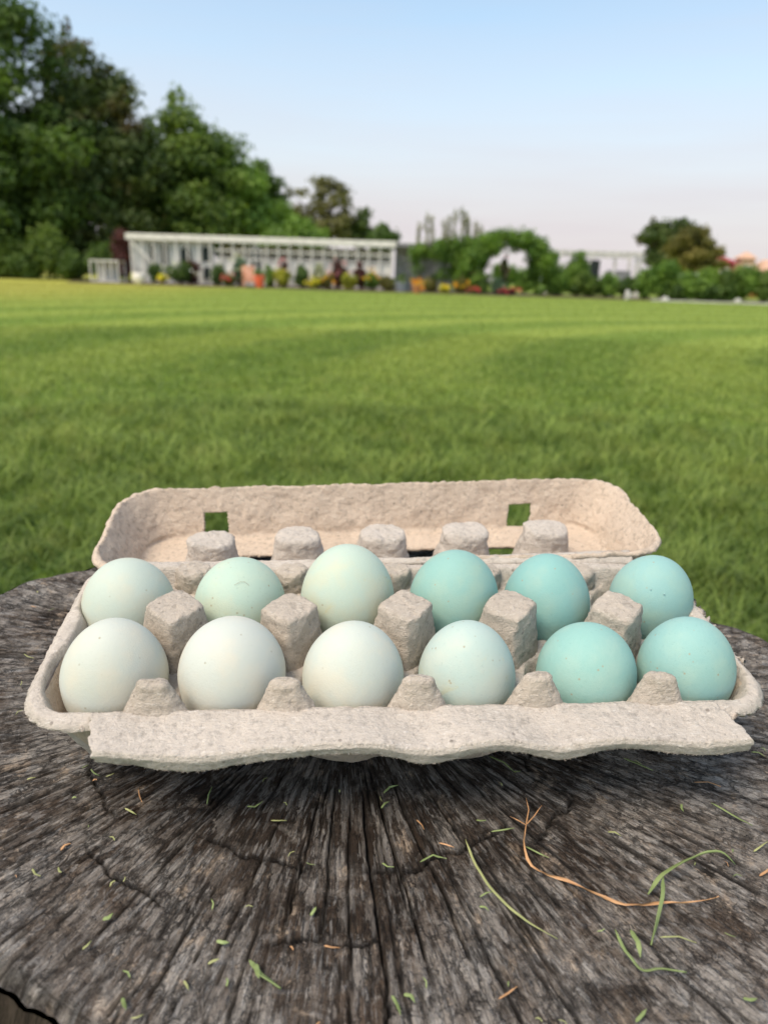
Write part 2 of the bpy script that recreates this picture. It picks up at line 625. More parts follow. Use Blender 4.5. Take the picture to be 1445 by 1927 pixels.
    h = t.math('ADD', t.math('MULTIPLY', t.math('ADD', s2, lines), 0.8), t.math('ADD', t.math('MULTIPLY', s1, 0.8), t.math('MULTIPLY', t.math('ADD', grit, t.math('ADD', t.math('MINIMUM', t.math('MULTIPLY', d1, 4.0), 0.8), t.math('MULTIPLY', c2, 0.5))), 0.7)))
    t.principled(c, 0.85, t.bump(h, 1.0, 0.0022), 0.2)
    return t.m


def mat_bark():
    t = NT('stump_bark')
    o = t.obj()
    mp = t.n('ShaderNodeMapping')
    mp.inputs['Scale'].default_value = (45, 45, 9)
    t.l(o, mp.inputs[0])
    nz = t.noise(mp.outputs[0], 1.0, 5, 0.65, 0.4)
    c = t.ramp(nz, [(0.3, (0.012, 0.009, 0.007)), (0.55, (0.045, 0.033, 0.025)), (0.75, (0.095, 0.074, 0.058))])
    t.principled(c, 0.9, t.bump(nz, 1.0, 0.012), 0.1)
    return t.m


M = dict(
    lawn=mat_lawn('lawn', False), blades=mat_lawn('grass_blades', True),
    pulp=mat_pulp('paper_pulp', (0.56, 0.485, 0.412), (0.82, 0.76, 0.69)),
    pulp_post=mat_pulp('paper_pulp_shaded', (0.49, 0.415, 0.340), (0.76, 0.69, 0.60)),  # darker copy for the posts: shade between the eggs painted into the colour
    pulp_lid=mat_pulp('paper_pulp_smooth', (0.61, 0.485, 0.375), (0.82, 0.72, 0.60)),
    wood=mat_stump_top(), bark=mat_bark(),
    white=mat_plain('white_paint', (0.74, 0.70, 0.62), 0.6, 0.15, 3),
    panel=mat_plain('pale_panel', (0.62, 0.61, 0.56), 0.8, 0.22, 2),
    grey_panel=mat_plain('grey_panel', (0.30, 0.30, 0.28), 0.8, 0.3, 2),
    dark=mat_plain('dark_interior', (0.035, 0.045, 0.04), 0.9, 0.3, 4),
    trunk=mat_plain('tree_bark', (0.075, 0.058, 0.045), 0.95, 0.4, 5, 0.03),
    terracotta=mat_plain('terracotta', (0.50, 0.20, 0.10), 0.8, 0.25, 6),
    orange=mat_plain('orange_glaze', (0.75, 0.13, 0.06), 0.45, 0.15, 6),
    salmon=mat_plain('salmon_wood', (0.70, 0.33, 0.20), 0.7, 0.25, 6),
    whitepot=mat_plain('white_glaze', (0.76, 0.70, 0.62), 0.4, 0.1, 4),
    mulch=mat_plain('mulch', (0.10, 0.065, 0.045), 0.95, 0.5, 14, 0.02),
    stone=mat_plain('pale_stone', (0.55, 0.52, 0.48), 0.85, 0.25, 6, 0.02),
    red=mat_plain('red_paint', (0.38, 0.05, 0.06), 0.6, 0.2, 3),
    peach=mat_plain('peach_wall', (0.66, 0.40, 0.27), 0.8, 0.15, 2),
    orangewall=mat_plain('orange_wall', (0.72, 0.36, 0.10), 0.8, 0.2, 2),
    silver=mat_plain('silver_paint', (0.55, 0.57, 0.58), 0.25, 0.05, 2, spec=0.6),
    glass=mat_plain('dark_glass', (0.03, 0.04, 0.045), 0.1, 0.1, 2, spec=0.6),
    rubber=mat_plain('rubber', (0.02, 0.02, 0.02), 0.8, 0.2, 8),
    bluegrey=mat_plain('blue_grey_metal', (0.24, 0.26, 0.29), 0.5, 0.2, 5),
    soil=mat_plain('soil', (0.05, 0.035, 0.025), 0.95, 0.4, 30),
)
LEAF = dict(
    deep=mat_leaf('leaves_deep', (0.016, 0.042, 0.010), (0.075, 0.130, 0.026)),
    deep_brown=mat_leaf('leaves_deep_turning', (0.018, 0.040, 0.012), (0.075, 0.110, 0.030), autumn=(0.140, 0.090, 0.028)),
    mid=mat_leaf('leaves_mid', (0.026, 0.060, 0.012), (0.110, 0.170, 0.034)),
    bright=mat_leaf('leaves_bright', (0.045, 0.100, 0.016), (0.130, 0.220, 0.040)),
    olive=mat_leaf('leaves_olive', (0.050, 0.055, 0.014), (0.150, 0.140, 0.035)),
    brown=mat_leaf('leaves_brownish', (0.050, 0.055, 0.022), (0.120, 0.125, 0.050)),
    vine=mat_leaf('leaves_vine', (0.028, 0.080, 0.012), (0.120, 0.205, 0.034)),
    maroon=mat_leaf('leaves_maroon', (0.028, 0.014, 0.014), (0.095, 0.035, 0.035)),
    blue=mat_leaf('leaves_blue_green', (0.030, 0.065, 0.045), (0.100, 0.160, 0.110)),
    yellow=mat_leaf('leaves_yellow_green', (0.100, 0.130, 0.015), (0.320, 0.320, 0.045)),
    silver=mat_leaf('leaves_silver', (0.130, 0.160, 0.110), (0.330, 0.360, 0.270)),
    straw=mat_leaf('leaves_straw', (0.090, 0.110, 0.055), (0.200, 0.210, 0.110)),
    fl_orange=mat_leaf('petals_orange', (0.60, 0.22, 0.02), (0.80, 0.42, 0.04)),
    fl_yellow=mat_leaf('petals_yellow', (0.60, 0.45, 0.03), (0.80, 0.62, 0.06)),
    fl_red=mat_leaf('petals_red', (0.40, 0.05, 0.06), (0.60, 0.12, 0.14)),
    fl_pink=mat_leaf('petals_pink', (0.45, 0.16, 0.22), (0.65, 0.32, 0.38)),
    fl_white=mat_leaf('petals_white', (0.55, 0.55, 0.48), (0.75, 0.75, 0.68)),
    clip=mat_leaf('clipping_green', (0.085, 0.125, 0.045), (0.200, 0.265, 0.125), 0.12),
    clip_pale=mat_leaf('clipping_pale', (0.160, 0.190, 0.080), (0.300, 0.330, 0.180), 0.2),
    clip_dry=mat_leaf('clipping_dry', (0.200, 0.105, 0.050), (0.400, 0.255, 0.150), 0.1),
)

# ================================================================== SETTING: ground
gs = 900.0
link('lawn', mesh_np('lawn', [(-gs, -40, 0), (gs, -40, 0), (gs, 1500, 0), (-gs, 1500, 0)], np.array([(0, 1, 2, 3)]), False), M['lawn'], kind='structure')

D0 = 37.0                                    # distance of the garden front
bed = MB()
xs = np.linspace(gx(150, 36), 26, 60)
V = []
for i, x in enumerate(xs):
    w = 0.35 * math.sin(x * 0.9) + 0.2 * math.sin(x * 2.3)
    V += [(x, 34.8 + w, 0.004), (x, 35.0 + w, 0.05), (x, 37.5, 0.06), (x, 41.5, 0.05)]
link('garden_bed', mesh_np('garden_bed', np.array(V), grid_faces(len(xs), 4), False), M['mulch'], kind='structure')

# ================================================================== grass blades
rng = np.random.default_rng(5)


def blades(n, d0, d1, power, h0, h1, w0, wgrow, segs, seed):
    rg = np.random.default_rng(seed)
    q = rg.random(n)
    d = (d0 ** power + q * (d1 ** power - d0 ** power)) ** (1 / power)
    a = rg.uniform(-R(62), R(62), n)
    x, y = d * np.sin(a), d * np.cos(a)
    # keep clear of the stump
    S = np.array(MS.translation)
    keep = ((x - S[0] - 0.01) / 0.27) ** 2 + ((y - S[1] - 0.02) / 0.19) ** 2 > 1
    x, y, d = x[keep], y[keep], d[keep]
    n = len(x)
    P = np.stack([x, y, np.zeros(n)], -1)
    tuft = np.clip(0.5 + 0.55 * fbm(P * 6.0, 3, 3) + 0.45 * fbm(P * 19.0, 2, 4), 0, 1)
    h = (h0 + (h1 - h0) * rg.random(n)) * (0.35 + 1.3 * tuft)
    w = w0 * (1 + wgrow * d) * rg.uniform(0.7, 1.3, n)
    th = rg.uniform(0, 2 * math.pi, n)
    lean = rg.uniform(0.3, 1.5, n) * h
    ld = np.stack([np.cos(th), np.sin(th), np.zeros(n)], -1)
    sd = np.stack([-np.sin(th + rg.normal(0, .5, n)), np.cos(th), np.zeros(n)], -1)
    up = np.array([0, 0, 1.0])
    Vs = []
    for k in range(segs):
        f = k / segs
        c = P + up * (h * (f - 0.25 * f * f))[:, None] + ld * (lean * f * f)[:, None]
        ww = (w * (1 - 0.45 * f) / 2)[:, None]
        Vs += [c - sd * ww, c + sd * ww]
    Vs.append(P + up * (h * 0.75)[:, None] + ld * lean[:, None])
    nv = len(Vs)
    V = np.stack(Vs, 1).reshape(-1, 3)
    b = np.arange(n)[:, None] * nv
    F = []
    for k in range(segs - 1):
        F.append(b + np.array([[2 * k, 2 * k + 1, 2 * k + 3, 2 * k + 2]]))
    tri = b + np.array([[2 * segs - 2, 2 * segs - 1, 2 * segs]])
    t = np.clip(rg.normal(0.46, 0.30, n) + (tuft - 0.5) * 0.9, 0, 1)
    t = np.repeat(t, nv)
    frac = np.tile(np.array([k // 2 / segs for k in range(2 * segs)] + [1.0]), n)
    return V, F, tri, np.clip(t * (0.70 + 0.45 * frac), 0, 1)


def join_blades(name, sets):
    Vs, Fs, Ts, tt, off = [], [], [], [], 0
    for V, F, tri, t in sets:
        Vs.append(V)
        Fs += [f + off for f in F]
        Ts.append(tri + off)
        tt.append(t)
        off += len(V)
    F = ([np.concatenate(Fs)] if Fs else []) + [np.concatenate(Ts)]
    return mesh_np(name, np.concatenate(Vs), F, True, np.concatenate(tt))


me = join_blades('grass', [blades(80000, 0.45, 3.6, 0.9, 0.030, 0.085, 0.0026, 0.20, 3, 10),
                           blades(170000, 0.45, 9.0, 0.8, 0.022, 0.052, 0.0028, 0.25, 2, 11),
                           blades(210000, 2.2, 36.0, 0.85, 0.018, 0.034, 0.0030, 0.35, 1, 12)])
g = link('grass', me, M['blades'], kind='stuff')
tag(g, 'mown green lawn grass growing behind and around the stump', 'grass')

# ================================================================== STUMP
stump = thing('tree_stump', 'weathered grey cut tree stump with radial cracks carrying the egg carton', 'stump', matrix=MS)
ctl = [(6.7, 242), (13, 212), (30, 176), (60, 142), (90, 138), (120, 152), (145, 180), (158, 206), (180, 226), (205, 205), (228, 181), (240, 178), (270, 196), (307, 236), (340, 256)]
ca = np.array([c[0] for c in ctl])
cr = np.array([c[1] for c in ctl])
NA, NR = 1200, 250
th = np.linspace(0, 2 * math.pi, NA, endpoint=False)
edge = np.interp(np.degrees(th), np.concatenate([ca - 360, ca, ca + 360]), np.tile(cr, 3))
ker = np.hanning(41)
ker /= ker.sum()
edge = np.convolve(np.concatenate([edge[-40:], edge, edge[:40]]), ker, 'same')[40:-40]
cdir = np.stack([np.cos(th), np.sin(th), np.zeros(NA)], -1)
edge += 3.0 * fbm(cdir * 6, 4, 40) + 1.6 * fbm(cdir * 30, 3, 41)
fr = np.linspace(0.006, 1.0, NR)
TH, FR = np.meshgrid(th, fr, indexing='ij')
RR = FR * edge[:, None]
X = PITH[0] + RR * np.cos(TH)
Y = PITH[1] + RR * np.sin(TH)
flat = np.stack([X.ravel(), Y.ravel(), np.zeros(X.size)], -1)
dirs = np.stack([np.cos(TH).ravel(), np.sin(TH).ravel(), np.zeros(X.size)], -1)
rad = RR.ravel()
pol = dirs * 38
pol[:, 2] = rad * 0.035
pol2 = dirs * 130
pol2[:, 2] = rad * 0.06
Z = 0.55 * fbm(pol, 3, 50) + 0.30 * fbm(pol2, 3, 52) + 0.9 * fbm(flat * 0.03, 3, 54) + 0.35 * fbm(flat * 0.16, 3, 55)
crack = np.zeros(len(Z))
rg = random.Random(8)
CR = []
# the long drying cracks one can see in front of the carton (stump frame, mm)
for p, q, w in (((-40, -61), (-45, -112), .62), ((-19, -60), (-15, -150), .75), ((-33, -60), (-32, -120), .62), ((-5, -56), (12, -125), .62), ((-27, -62), (-25, -150), .55),
                ((59, -62), (95, -105), .45), ((-12, -58), (-3, -128), .5), ((-52, -66), (-72, -125), .55), ((10, -60), (38, -128), .45), ((-141, -54), (-165, -62), .5)):
    for (a, b) in ((p, q),):
        a0 = math.atan2(a[1] - PITH[1], a[0] - PITH[0])
        b0 = math.atan2(b[1] - PITH[1], b[0] - PITH[0])
        CR.append(((a0 + b0) / 2, math.hypot(a[0] - PITH[0], a[1] - PITH[1]) - 8, math.hypot(b[0] - PITH[0], b[1] - PITH[1]) + 6, w * .62, rg.uniform(2.5, 4.5)))
for k in range(300):
    r0 = rg.uniform(50, 160)
    CR.append((rg.uniform(-math.pi, math.pi), r0, r0 + rg.uniform(18, 90), rg.uniform(.16, .40), rg.uniform(0.8, 2.4)))
thf = TH.ravel()
for k, (a, r0, r1, w, dp) in enumerate(CR):
    sel = np.where((rad > r0 - 4) & (rad < r1 + 4) & (np.abs((thf - a + math.pi) % (2 * math.pi) - math.pi) < 0.12))[0]
    if not len(sel):
        continue
    rs = rad[sel]
    wob = 0.9 * fbm(np.stack([rs * 0.05, np.full(len(rs), k * 7.7), np.zeros(len(rs))], -1), 3, 60) + 0.20 * vnoise(np.stack([rs * 0.35, np.full(len(rs), k * 3.1), np.zeros(len(rs))], -1), 61)
    dd = ((thf[sel] - a + math.pi) % (2 * math.pi) - math.pi) * rs - wob * 1.5
    tap = np.clip(np.minimum(rs - r0, r1 - rs) / 14, 0, 1)
    g_ = np.exp(-(dd / (w * (0.35 + 0.65 * tap))) ** 2) * tap
    Z[sel] -= dp * g_
    crack[sel] = np.maximum(crack[sel], np.clip(g_ * 1.3, 0, 1) * min(1, w / .4))
for (a0, a1, r0, w, dp) in ((R(270), R(305), 108, .5, 2.5), (R(303), R(322), 120, .5, 2.0), (R(236), R(262), 106, .45, 2.0), (R(222), R(242), 135, .45, 1.8), (R(205), R(222), 120, .5, 2), (R(255), R(275), 134, .4, 1.5), (R(318), R(332), 98, .5, 2)):
    ang = thf % (2 * math.pi)
    sel = np.where((ang > a0) & (ang < a1) & (np.abs(rad - r0) < 9))[0]
    wob = 5 * fbm(np.stack([ang[sel] * 9, np.full(len(sel), r0), np.zeros(len(sel))], -1), 4, 66)
    g_ = np.exp(-((rad[sel] - r0 - wob) / w) ** 2) * np.clip(np.minimum(ang[sel] - a0, a1 - ang[sel]) / 0.06, 0, 1)
    Z[sel] -= dp * g_
    crack[sel] = np.maximum(crack[sel], g_)
ed = np.clip((RR - edge[:, None] + 7) / 7, 0, 1).ravel()
Z -= 4.5 * ed ** 2
Z = np.minimum(Z, 1.2)
V = np.stack([X.ravel(), Y.ravel(), Z - 0.6], -1) / 1000
F = grid_faces(NA, NR, wrap_u=True)
me = mesh_np('cut_face', np.concatenate([V, [[PITH[0] / 1000, PITH[1] / 1000, -0.0006]]]), [F, np.stack([np.full(NA, NA * NR), np.arange(NA) * NR, ((np.arange(NA) + 1) % NA) * NR], -1)])
at_ = me.attributes.new('crack', 'FLOAT', 'POINT')
at_.data.foreach_set('value', np.concatenate([crack, [0]]).astype(np.float32))
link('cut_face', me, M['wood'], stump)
# bark: furrowed skirt flaring into the ground
nb = 40
na = 420
tb = np.linspace(0, 2 * math.pi, na, endpoint=False)
eb = np.interp(tb, th, edge)
cb = np.stack([np.cos(tb), np.sin(tb), np.zeros(na)], -1)
V = []
for k in range(nb):
    f = k / (nb - 1)
    zz = -4.6 - 560 * f
    fur = 6 * fbm(np.concatenate([cb[:, :2] * 16, np.full((na, 1), f * 3.0)], 1), 4, 70)
    rr = eb + 1.5 + (14 * min(1, f * 12) + 70 * f ** 2.5) + fur * min(1, f * 15)
    V.append(np.stack([PITH[0] + rr * np.cos(tb), PITH[1] + rr * np.sin(tb), np.full(na, zz)], -1))
V = np.stack(V, 1).reshape(-1, 3) / 1000
link('bark', mesh_np('bark', V, grid_faces(na, nb, wrap_u=True)), M['bark'], stump)

# ================================================================== EGG CARTON
carton = thing('egg_carton', 'open beige paper pulp egg carton holding twelve eggs on the stump', 'egg carton', matrix=MS)


def rrect(hx, hy, r, n):
    """n points round a rounded rectangle, evenly by length"""
    r = min(r, hx - 1e-3, hy - 1e-3)
    sx, sy, q = 2 * (hx - r), 2 * (hy - r), math.pi / 2 * r
    L = 2 * sx + 2 * sy + 4 * q
    out = []
    for s in np.arange(n) / n * L:
        for (ln, kind, d) in ((sx, 's', 0), (q, 'c', 0), (sy, 's', 1), (q, 'c', 1), (sx, 's', 2), (q, 'c', 2), (sy, 's', 3), (q, 'c', 3)):
            if s <= ln:
                break
            s -= ln
        if kind == 's':
            p = [(-hx + r + s, -hy), (hx, -hy + r + s), (hx - r - s, hy), (-hx, hy - r - s)][d]
        else:
            a = s / r + [-math.pi / 2, 0, math.pi / 2, math.pi][d]
            c = [(hx - r, -hy + r), (hx - r, hy - r), (-hx + r, hy - r), (-hx + r, -hy + r)][d]
            p = (c[0] + r * math.cos(a), c[1] + r * math.sin(a))
        out.append(p)
    return np.array(out)


def sd_rrect(x, y, hx, hy, r):
    qx, qy = np.abs(x) - hx + r, np.abs(y) - hy + r
    return np.minimum(np.maximum(qx, qy), 0) + np.hypot(np.maximum(qx, 0), np.maximum(qy, 0)) - r


HX, HY, HR = 150.0, 57.0, 21.0
st = 0.8
gxs = np.arange(-HX - st * 2, HX + st * 2.01, st)
gys = np.arange(-HY - st * 2, HY + st * 2.01, st)
GX, GY = np.meshgrid(gxs, gys, indexing='ij')
SD = sd_rrect(GX, GY, HX, HY, HR)
CUPX = [49.0 * (i - 2.5) for i in range(6)]
z = np.full(GX.shape, 99.0)
for cx_ in CUPX:
    for cy_ in (-25.5, 25.5):
        d = ((np.abs(GX - cx_) / 24.2) ** 2.5 + (np.abs(GY - cy_) / 24.2) ** 2.5) ** (1 / 2.5)
        q = np.clip((d - 0.42) / 0.58, 0, 1.3)
        z = np.minimum(z, 3.0 + 38 * q ** 1.25)
inner = np.clip((-sd_rrect(GX, GY, 143, 50, 12)) / 4, 0, 1)
top = 40.0 * (1 - inner) + (27 + 0.8 * np.abs(GY) * 0.1) * inner
# end wall between the two end cups stands up to the rim
z = np.minimum(z, top)
kk = 3.0                                   # soften the rim's inner edge
P3 = np.stack([GX.ravel(), GY.ravel(), z.ravel()], -1)
rimw = np.clip((SD + 9) / 6, 0, 1)
z = z - 2.6 * np.clip((SD + 3.0) / 3.0, 0, 1) ** 2
z = z + (1.3 * fbm(np.stack([GX.ravel() * 0.03, GY.ravel() * 0.03, np.zeros(GX.size)], -1), 2, 90).reshape(z.shape)) * rimw
z = z + 0.55 * fbm(P3 * 0.30, 4, 91).reshape(z.shape) + 0.22 * fbm(P3 * 1.1, 2, 92).reshape(z.shape)
PX, PY = GX.copy(), GY.copy()
PX += 0.5 * fbm(P3 * 0.25 + 31, 3, 93).reshape(z.shape) * (SD < -1)
PY += 0.5 * fbm(P3 * 0.25 + 57, 3, 94).reshape(z.shape) * (SD < -1)
# snap the outermost ring to the outline, wavering a little as torn pulp does
gxn, gyn = np.gradient(SD, st)
out = SD > 0
wav = 0.9 * fbm(P3 * 0.09 + 5, 4, 95).reshape(z.shape) + 0.4 * fbm(P3 * 0.7, 2, 96).reshape(z.shape)
PX = np.where(out, GX - gxn * (SD + wav - 0.4), PX)
PY = np.where(out, GY - gyn * (SD + wav - 0.4), PY)
keepv = SD < st * 1.05
F = grid_faces(len(gxs), len(gys))
F = F[keepv.ravel()[F].all(1)]
used = np.zeros(PX.size, bool)
used[F.ravel()] = True
remap = np.cumsum(used) - 1
V = np.stack([PX.ravel(), PY.ravel(), z.ravel()], -1)[used] / 1000
tray = link('tray', mesh_np('tray', V, remap[F]), M['pulp'], carton)
so = tray.modifiers.new('thickness', 'SOLIDIFY')
so.thickness = 0.0021
so.offset = -1

# outer wall under the rim, pinched between the cups
n = 700
V = []
for k in range(26):
    f = k / 25
    ins = 6 + 13 * f ** 1.2
    o_ = rrect(HX - ins, HY - ins * 0.8, max(HR - 3, 6), n)
    nrm = np.stack([np.gradient(o_[:, 1]), -np.gradient(o_[:, 0])], -1)
    nrm /= np.linalg.norm(nrm, axis=1)[:, None]
    pin = (0.5 - 0.5 * np.cos(o_[:, 0] / 49.0 * 2 * math.pi)) * (np.abs(o_[:, 1]) > 20)
    o_ = o_ - nrm * (5.0 * f * (1 - pin))[:, None]
    p = np.concatenate([o_, np.full((n, 1), 37.0 - 36.0 * f)], 1)
    p[:, :2] += nrm * (0.6 * fbm(p * 0.22, 3, 97))[:, None]
    V.append(p)
V = np.stack(V, 1).reshape(-1, 3) / 1000
ow = link('outer_wall', mesh_np('outer_wall', V, grid_faces(n, 26, wrap_u=True)), M['pulp_lid'], carton)


def pulp_post(name, cx_, cy_, z0, z1, bx_, by_, tx, ty, p, mat, parent, seed, amp=0.7, topround=2.0, flare=1.6, shift=(0, 0), tilt=(0, 0), nseg=72, nlev=34):
    """lofted lump of moulded pulp: superellipse section, flared base, rounded uneven top"""
    a = np.linspace(0, 2 * math.pi, nseg, endpoint=False)
    ca_, sa_ = np.cos(a), np.sin(a)
    rs = (np.abs(ca_) ** p + np.abs(sa_) ** p) ** (-1 / p)
    V = []
    lev = []
    for k in range(nlev):
        f = k / (nlev - 1)
        s = (1 - f) ** flare
        lev.append((z0 + (z1 - z0) * f, tx + (bx_ - tx) * s, ty + (by_ - ty) * s, f))
    for k in range(1, 6):                                     # rounded shoulder
        t_ = k / 5 * math.pi / 2
        lev.append((z1 + topround * math.sin(t_), tx - topround * (1 - math.cos(t_)), ty - topround * (1 - math.cos(t_)), 1.0))
    zt, ax, ay = lev[-1][0], lev[-1][1], lev[-1][2]
    for k in range(1, 8):                                     # top
        q = 1 - k / 7.5
        lev.append((zt + 0.5 * (1 - q * q), ax * q, ay * q, 1.0))
    for (zz, ex, ey, f) in lev:
        V.append(np.stack([cx_ + shift[0] * f + ex * rs * ca_, cy_ + shift[1] * f + ey * rs * sa_, np.full(nseg, zz) + (tilt[0] * ex * rs * ca_ + tilt[1] * ey * rs * sa_) * f], -1))
    V = np.stack(V, 1)
    nl = len(lev)
    Q = V.reshape(-1, 3)
    off = np.stack([fbm(Q * 0.16 + seed * 3.3, 4, seed), fbm(Q * 0.16 + seed * 5.1, 4, seed + 1), fbm(Q * 0.16 + seed * 7.7, 4, seed + 2)], -1)
    fin = np.stack([vnoise(Q * 0.9, seed + 3), vnoise(Q * 0.9, seed + 4), vnoise(Q * 0.9, seed + 5)], -1)
    rid = 1 - np.abs(np.stack([fbm(Q * 0.22 + seed, 3, seed + 6), fbm(Q * 0.22 + seed + 9, 3, seed + 7), fbm(Q * 0.26 + seed + 5, 3, seed + 8)], -1)) * 3.0
    Q = Q + off * amp * 1.8 + fin * amp * 0.42 + rid * amp * 0.35
    F = grid_faces(nseg, nl, wrap_u=True)
    cen = Q.reshape(nseg, nl, 3)[:, -1].mean(0)
    tri = np.stack([np.arange(nseg) * nl + nl - 1, ((np.arange(nseg) + 1) % nseg) * nl + nl - 1, np.full(nseg, nseg * nl)], -1)
    return link(name, mesh_np(name, np.concatenate([Q, [cen]]) / 1000, [F, tri]), mat, parent)


rg = random.Random(3)
for i in range(5):
    x = 49.5 * (i - 2) + rg.uniform(-1, 1)
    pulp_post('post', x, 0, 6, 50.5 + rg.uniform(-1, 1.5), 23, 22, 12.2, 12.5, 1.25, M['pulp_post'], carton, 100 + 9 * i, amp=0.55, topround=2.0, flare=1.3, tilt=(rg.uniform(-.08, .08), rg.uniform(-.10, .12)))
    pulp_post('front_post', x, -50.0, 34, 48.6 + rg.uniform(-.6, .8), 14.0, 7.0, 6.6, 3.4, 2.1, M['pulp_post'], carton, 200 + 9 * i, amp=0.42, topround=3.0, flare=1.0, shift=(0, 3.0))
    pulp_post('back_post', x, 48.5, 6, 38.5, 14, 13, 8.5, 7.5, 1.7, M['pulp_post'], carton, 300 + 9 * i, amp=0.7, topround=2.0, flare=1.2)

# closing flap folded out at the front, its free edge turned down and scalloped
nu, nv = 420, 46
U = np.linspace(0, 1, nu)
prof = np.linspace(0, 1, nv)
V = np.zeros((nu, nv, 3))
for i, u in enumerate(U):
    xb = -122 + 244 * u
    xf = -116 + 244 * u
    bulge = math.exp(-((xb + 88) / 26) ** 2) + math.exp(-((xb + 3) / 15) ** 2) * 0.95 + math.exp(-((xb - 48) / 13) ** 2) * 0.85 + math.exp(-((xb - 105) / 24) ** 2) * 0.75
    for j, q in enumerate(prof):
        if q < 0.68:
            f = q / 0.68
            y = -51.5 - 20.0 * f - 1.2 * bulge * f
            zz = 41.0 - 0.2 * f + 1.6 * math.sin(f * math.pi) * (0.4 - bulge) + f * 1.9 - 3.3 * bulge * f ** 2
        else:
            f = (q - 0.68) / 0.32
            a_ = f * R(84)
            y = -71.5 - 1.2 * bulge - 1.1 * min(1, f * 5) + 0.9 * f
            zz = 42.5 - 3.3 * bulge - (4.2 + 2.2 * bulge) * f - 0.5 * min(1, f * 6)
        x = xb + (xf - xb) * min(1, q / 0.8)
        V[i, j] = (x, y, zz)
Q = V.reshape(-1, 3)
qf = np.tile(prof, nu)
Q[:, 2] += 0.8 * fbm(Q * 0.045, 2, 400) * np.clip(qf * 3, 0, 1) + 0.45 * fbm(Q * 0.25, 3, 401) + 0.2 * fbm(Q * 0.9, 2, 402)
Q[:, 1] += 0.8 * fbm(Q * 0.12 + 9, 3, 403) * qf
# torn ends
endw = np.abs(np.repeat(U, nv) - 0.5) * 2
Q[:, 0] += np.sign(np.repeat(U, nv) - 0.5) * np.clip((endw - 0.985) / 0.015, 0, 1) * 1.4 * fbm(Q * np.array([0, .5, .5]) + 3, 3, 404)
flap = link('closing_flap', mesh_np('closing_flap', Q / 1000, grid_faces(nu, nv)), M['pulp'], carton)
flap['label'] = 'pale front flap folded out flat with a wavy turned-down edge'
so = flap.modifiers.new('thickness', 'SOLIDIFY')
so.thickness = 0.0013
so.offset = 1

# lid: folded right back, lying open side up behind the tray
LY = 103.0


def lid_xf(P):
    P = P.copy()
    P[:, 2] += 0.030 * P[:, 0] + 0.00016 * np.maximum(P[:, 0] - 60, 0) ** 2 * 0.3
    P[:, 1] += 0.022 * P[:, 0]
    return P


n = 1000
loops = []
for k in range(3):                                            # rolled lip
    loops.append((k * 0.8 - 2.4, 38.8 + 0.7 * k, 23))
for k in range(36):                                           # wall
    f = k / 35
    loops.append((0.6 + 11.5 * f ** 0.92, 40.0 - 26.5 * f, 24 - 6 * f))
for k in range(1, 8):                                         # fillet
    a_ = k / 7 * math.pi / 2
    loops.append((12.1 + 3.2 * (1 - math.cos(a_)) + 0.1 * k, 13.5 - 3.4 * math.sin(a_), 18 - 1.2 * k))
ins0 = loops[-1][0]
for k in range(1, 34):                                        # floor
    loops.append((ins0 + k * 0.88, 10.1, max(9.6 - k, 1)))
V = []
for ins, zz, r in loops:
    o_ = rrect(154 - ins, 46.0 - ins * 0.72, r, n)
    V.append(np.concatenate([o_, np.full((n, 1), zz)], 1))
V = np.stack(V, 1).reshape(-1, 3)
nl = len(loops)
F = grid_faces(n, nl, wrap_u=True)
C_ = V[F].mean(1)
hole = np.zeros(len(F), bool)
for hx_ in (-101.0, 94.0):
    hole |= (np.abs(C_[:, 0] - hx_) < 7.6) & (C_[:, 1] > 30) & (C_[:, 2] > 11.3) & (C_[:, 2] < 25.5)
for sx_, hw in ((24.5, 10.5), (73.5, 11), (119, 9.5), (-24.5, 7), (-73.5, 8)):
    hole |= (np.abs(C_[:, 0] - sx_) < hw) & (C_[:, 2] < 10.4) & (C_[:, 1] > -14) & (C_[:, 1] < (2.5 if sx_ > 0 else -2.5))
V[:, 1] += LY
fr_ = np.tile(np.arange(nl), n)
lipw = (fr_ < 4)
nz = np.stack([fbm(V * 0.07, 3, 500), fbm(V * 0.07 + 40, 3, 501), fbm(V * 0.07 + 80, 3, 502)], -1)
nf = np.stack([fbm(V * 0.33, 3, 503), fbm(V * 0.33 + 40, 3, 504), fbm(V * 0.33 + 80, 3, 505)], -1)
V = V + nz * np.array([1.3, 1.3, 0.8]) + nf * 0.5
V[:, 2] += np.where(lipw, 1.1 * fbm(V * np.array([0.35, 0.35, 0]), 3, 506), 0) - np.where(fr_ == 0, 0.6, 0)
V = lid_xf(V)
n_lid, nl_lid = n, nl
lid = link('lid', mesh_np('lid', V / 1000, F[~hole][:, ::-1]), M['pulp_lid'], carton)
lid['label'] = 'tan lid folded back behind the tray, inside showing'
so = lid.modifiers.new('thickness', 'SOLIDIFY')
so.thickness = 0.0019
so.offset = 1
for i in range(5):
    x = 49.0 * (i - 2)
    b = pulp_post('lid_bump', 0, 0, 9.0, 30.0 + rg.uniform(-.6, .6), 17.5, 15.5, 13.2, 10.5, 2.6, M['pulp'], lid, 600 + 9 * i, amp=0.7, topround=2.6, flare=1.5)
    x1, y1, z1 = lid_xf(np.array([[x, 100.0, 0.0]]))[0]
    b.location = (x1 / 1000, y1 / 1000, z1 / 1000)
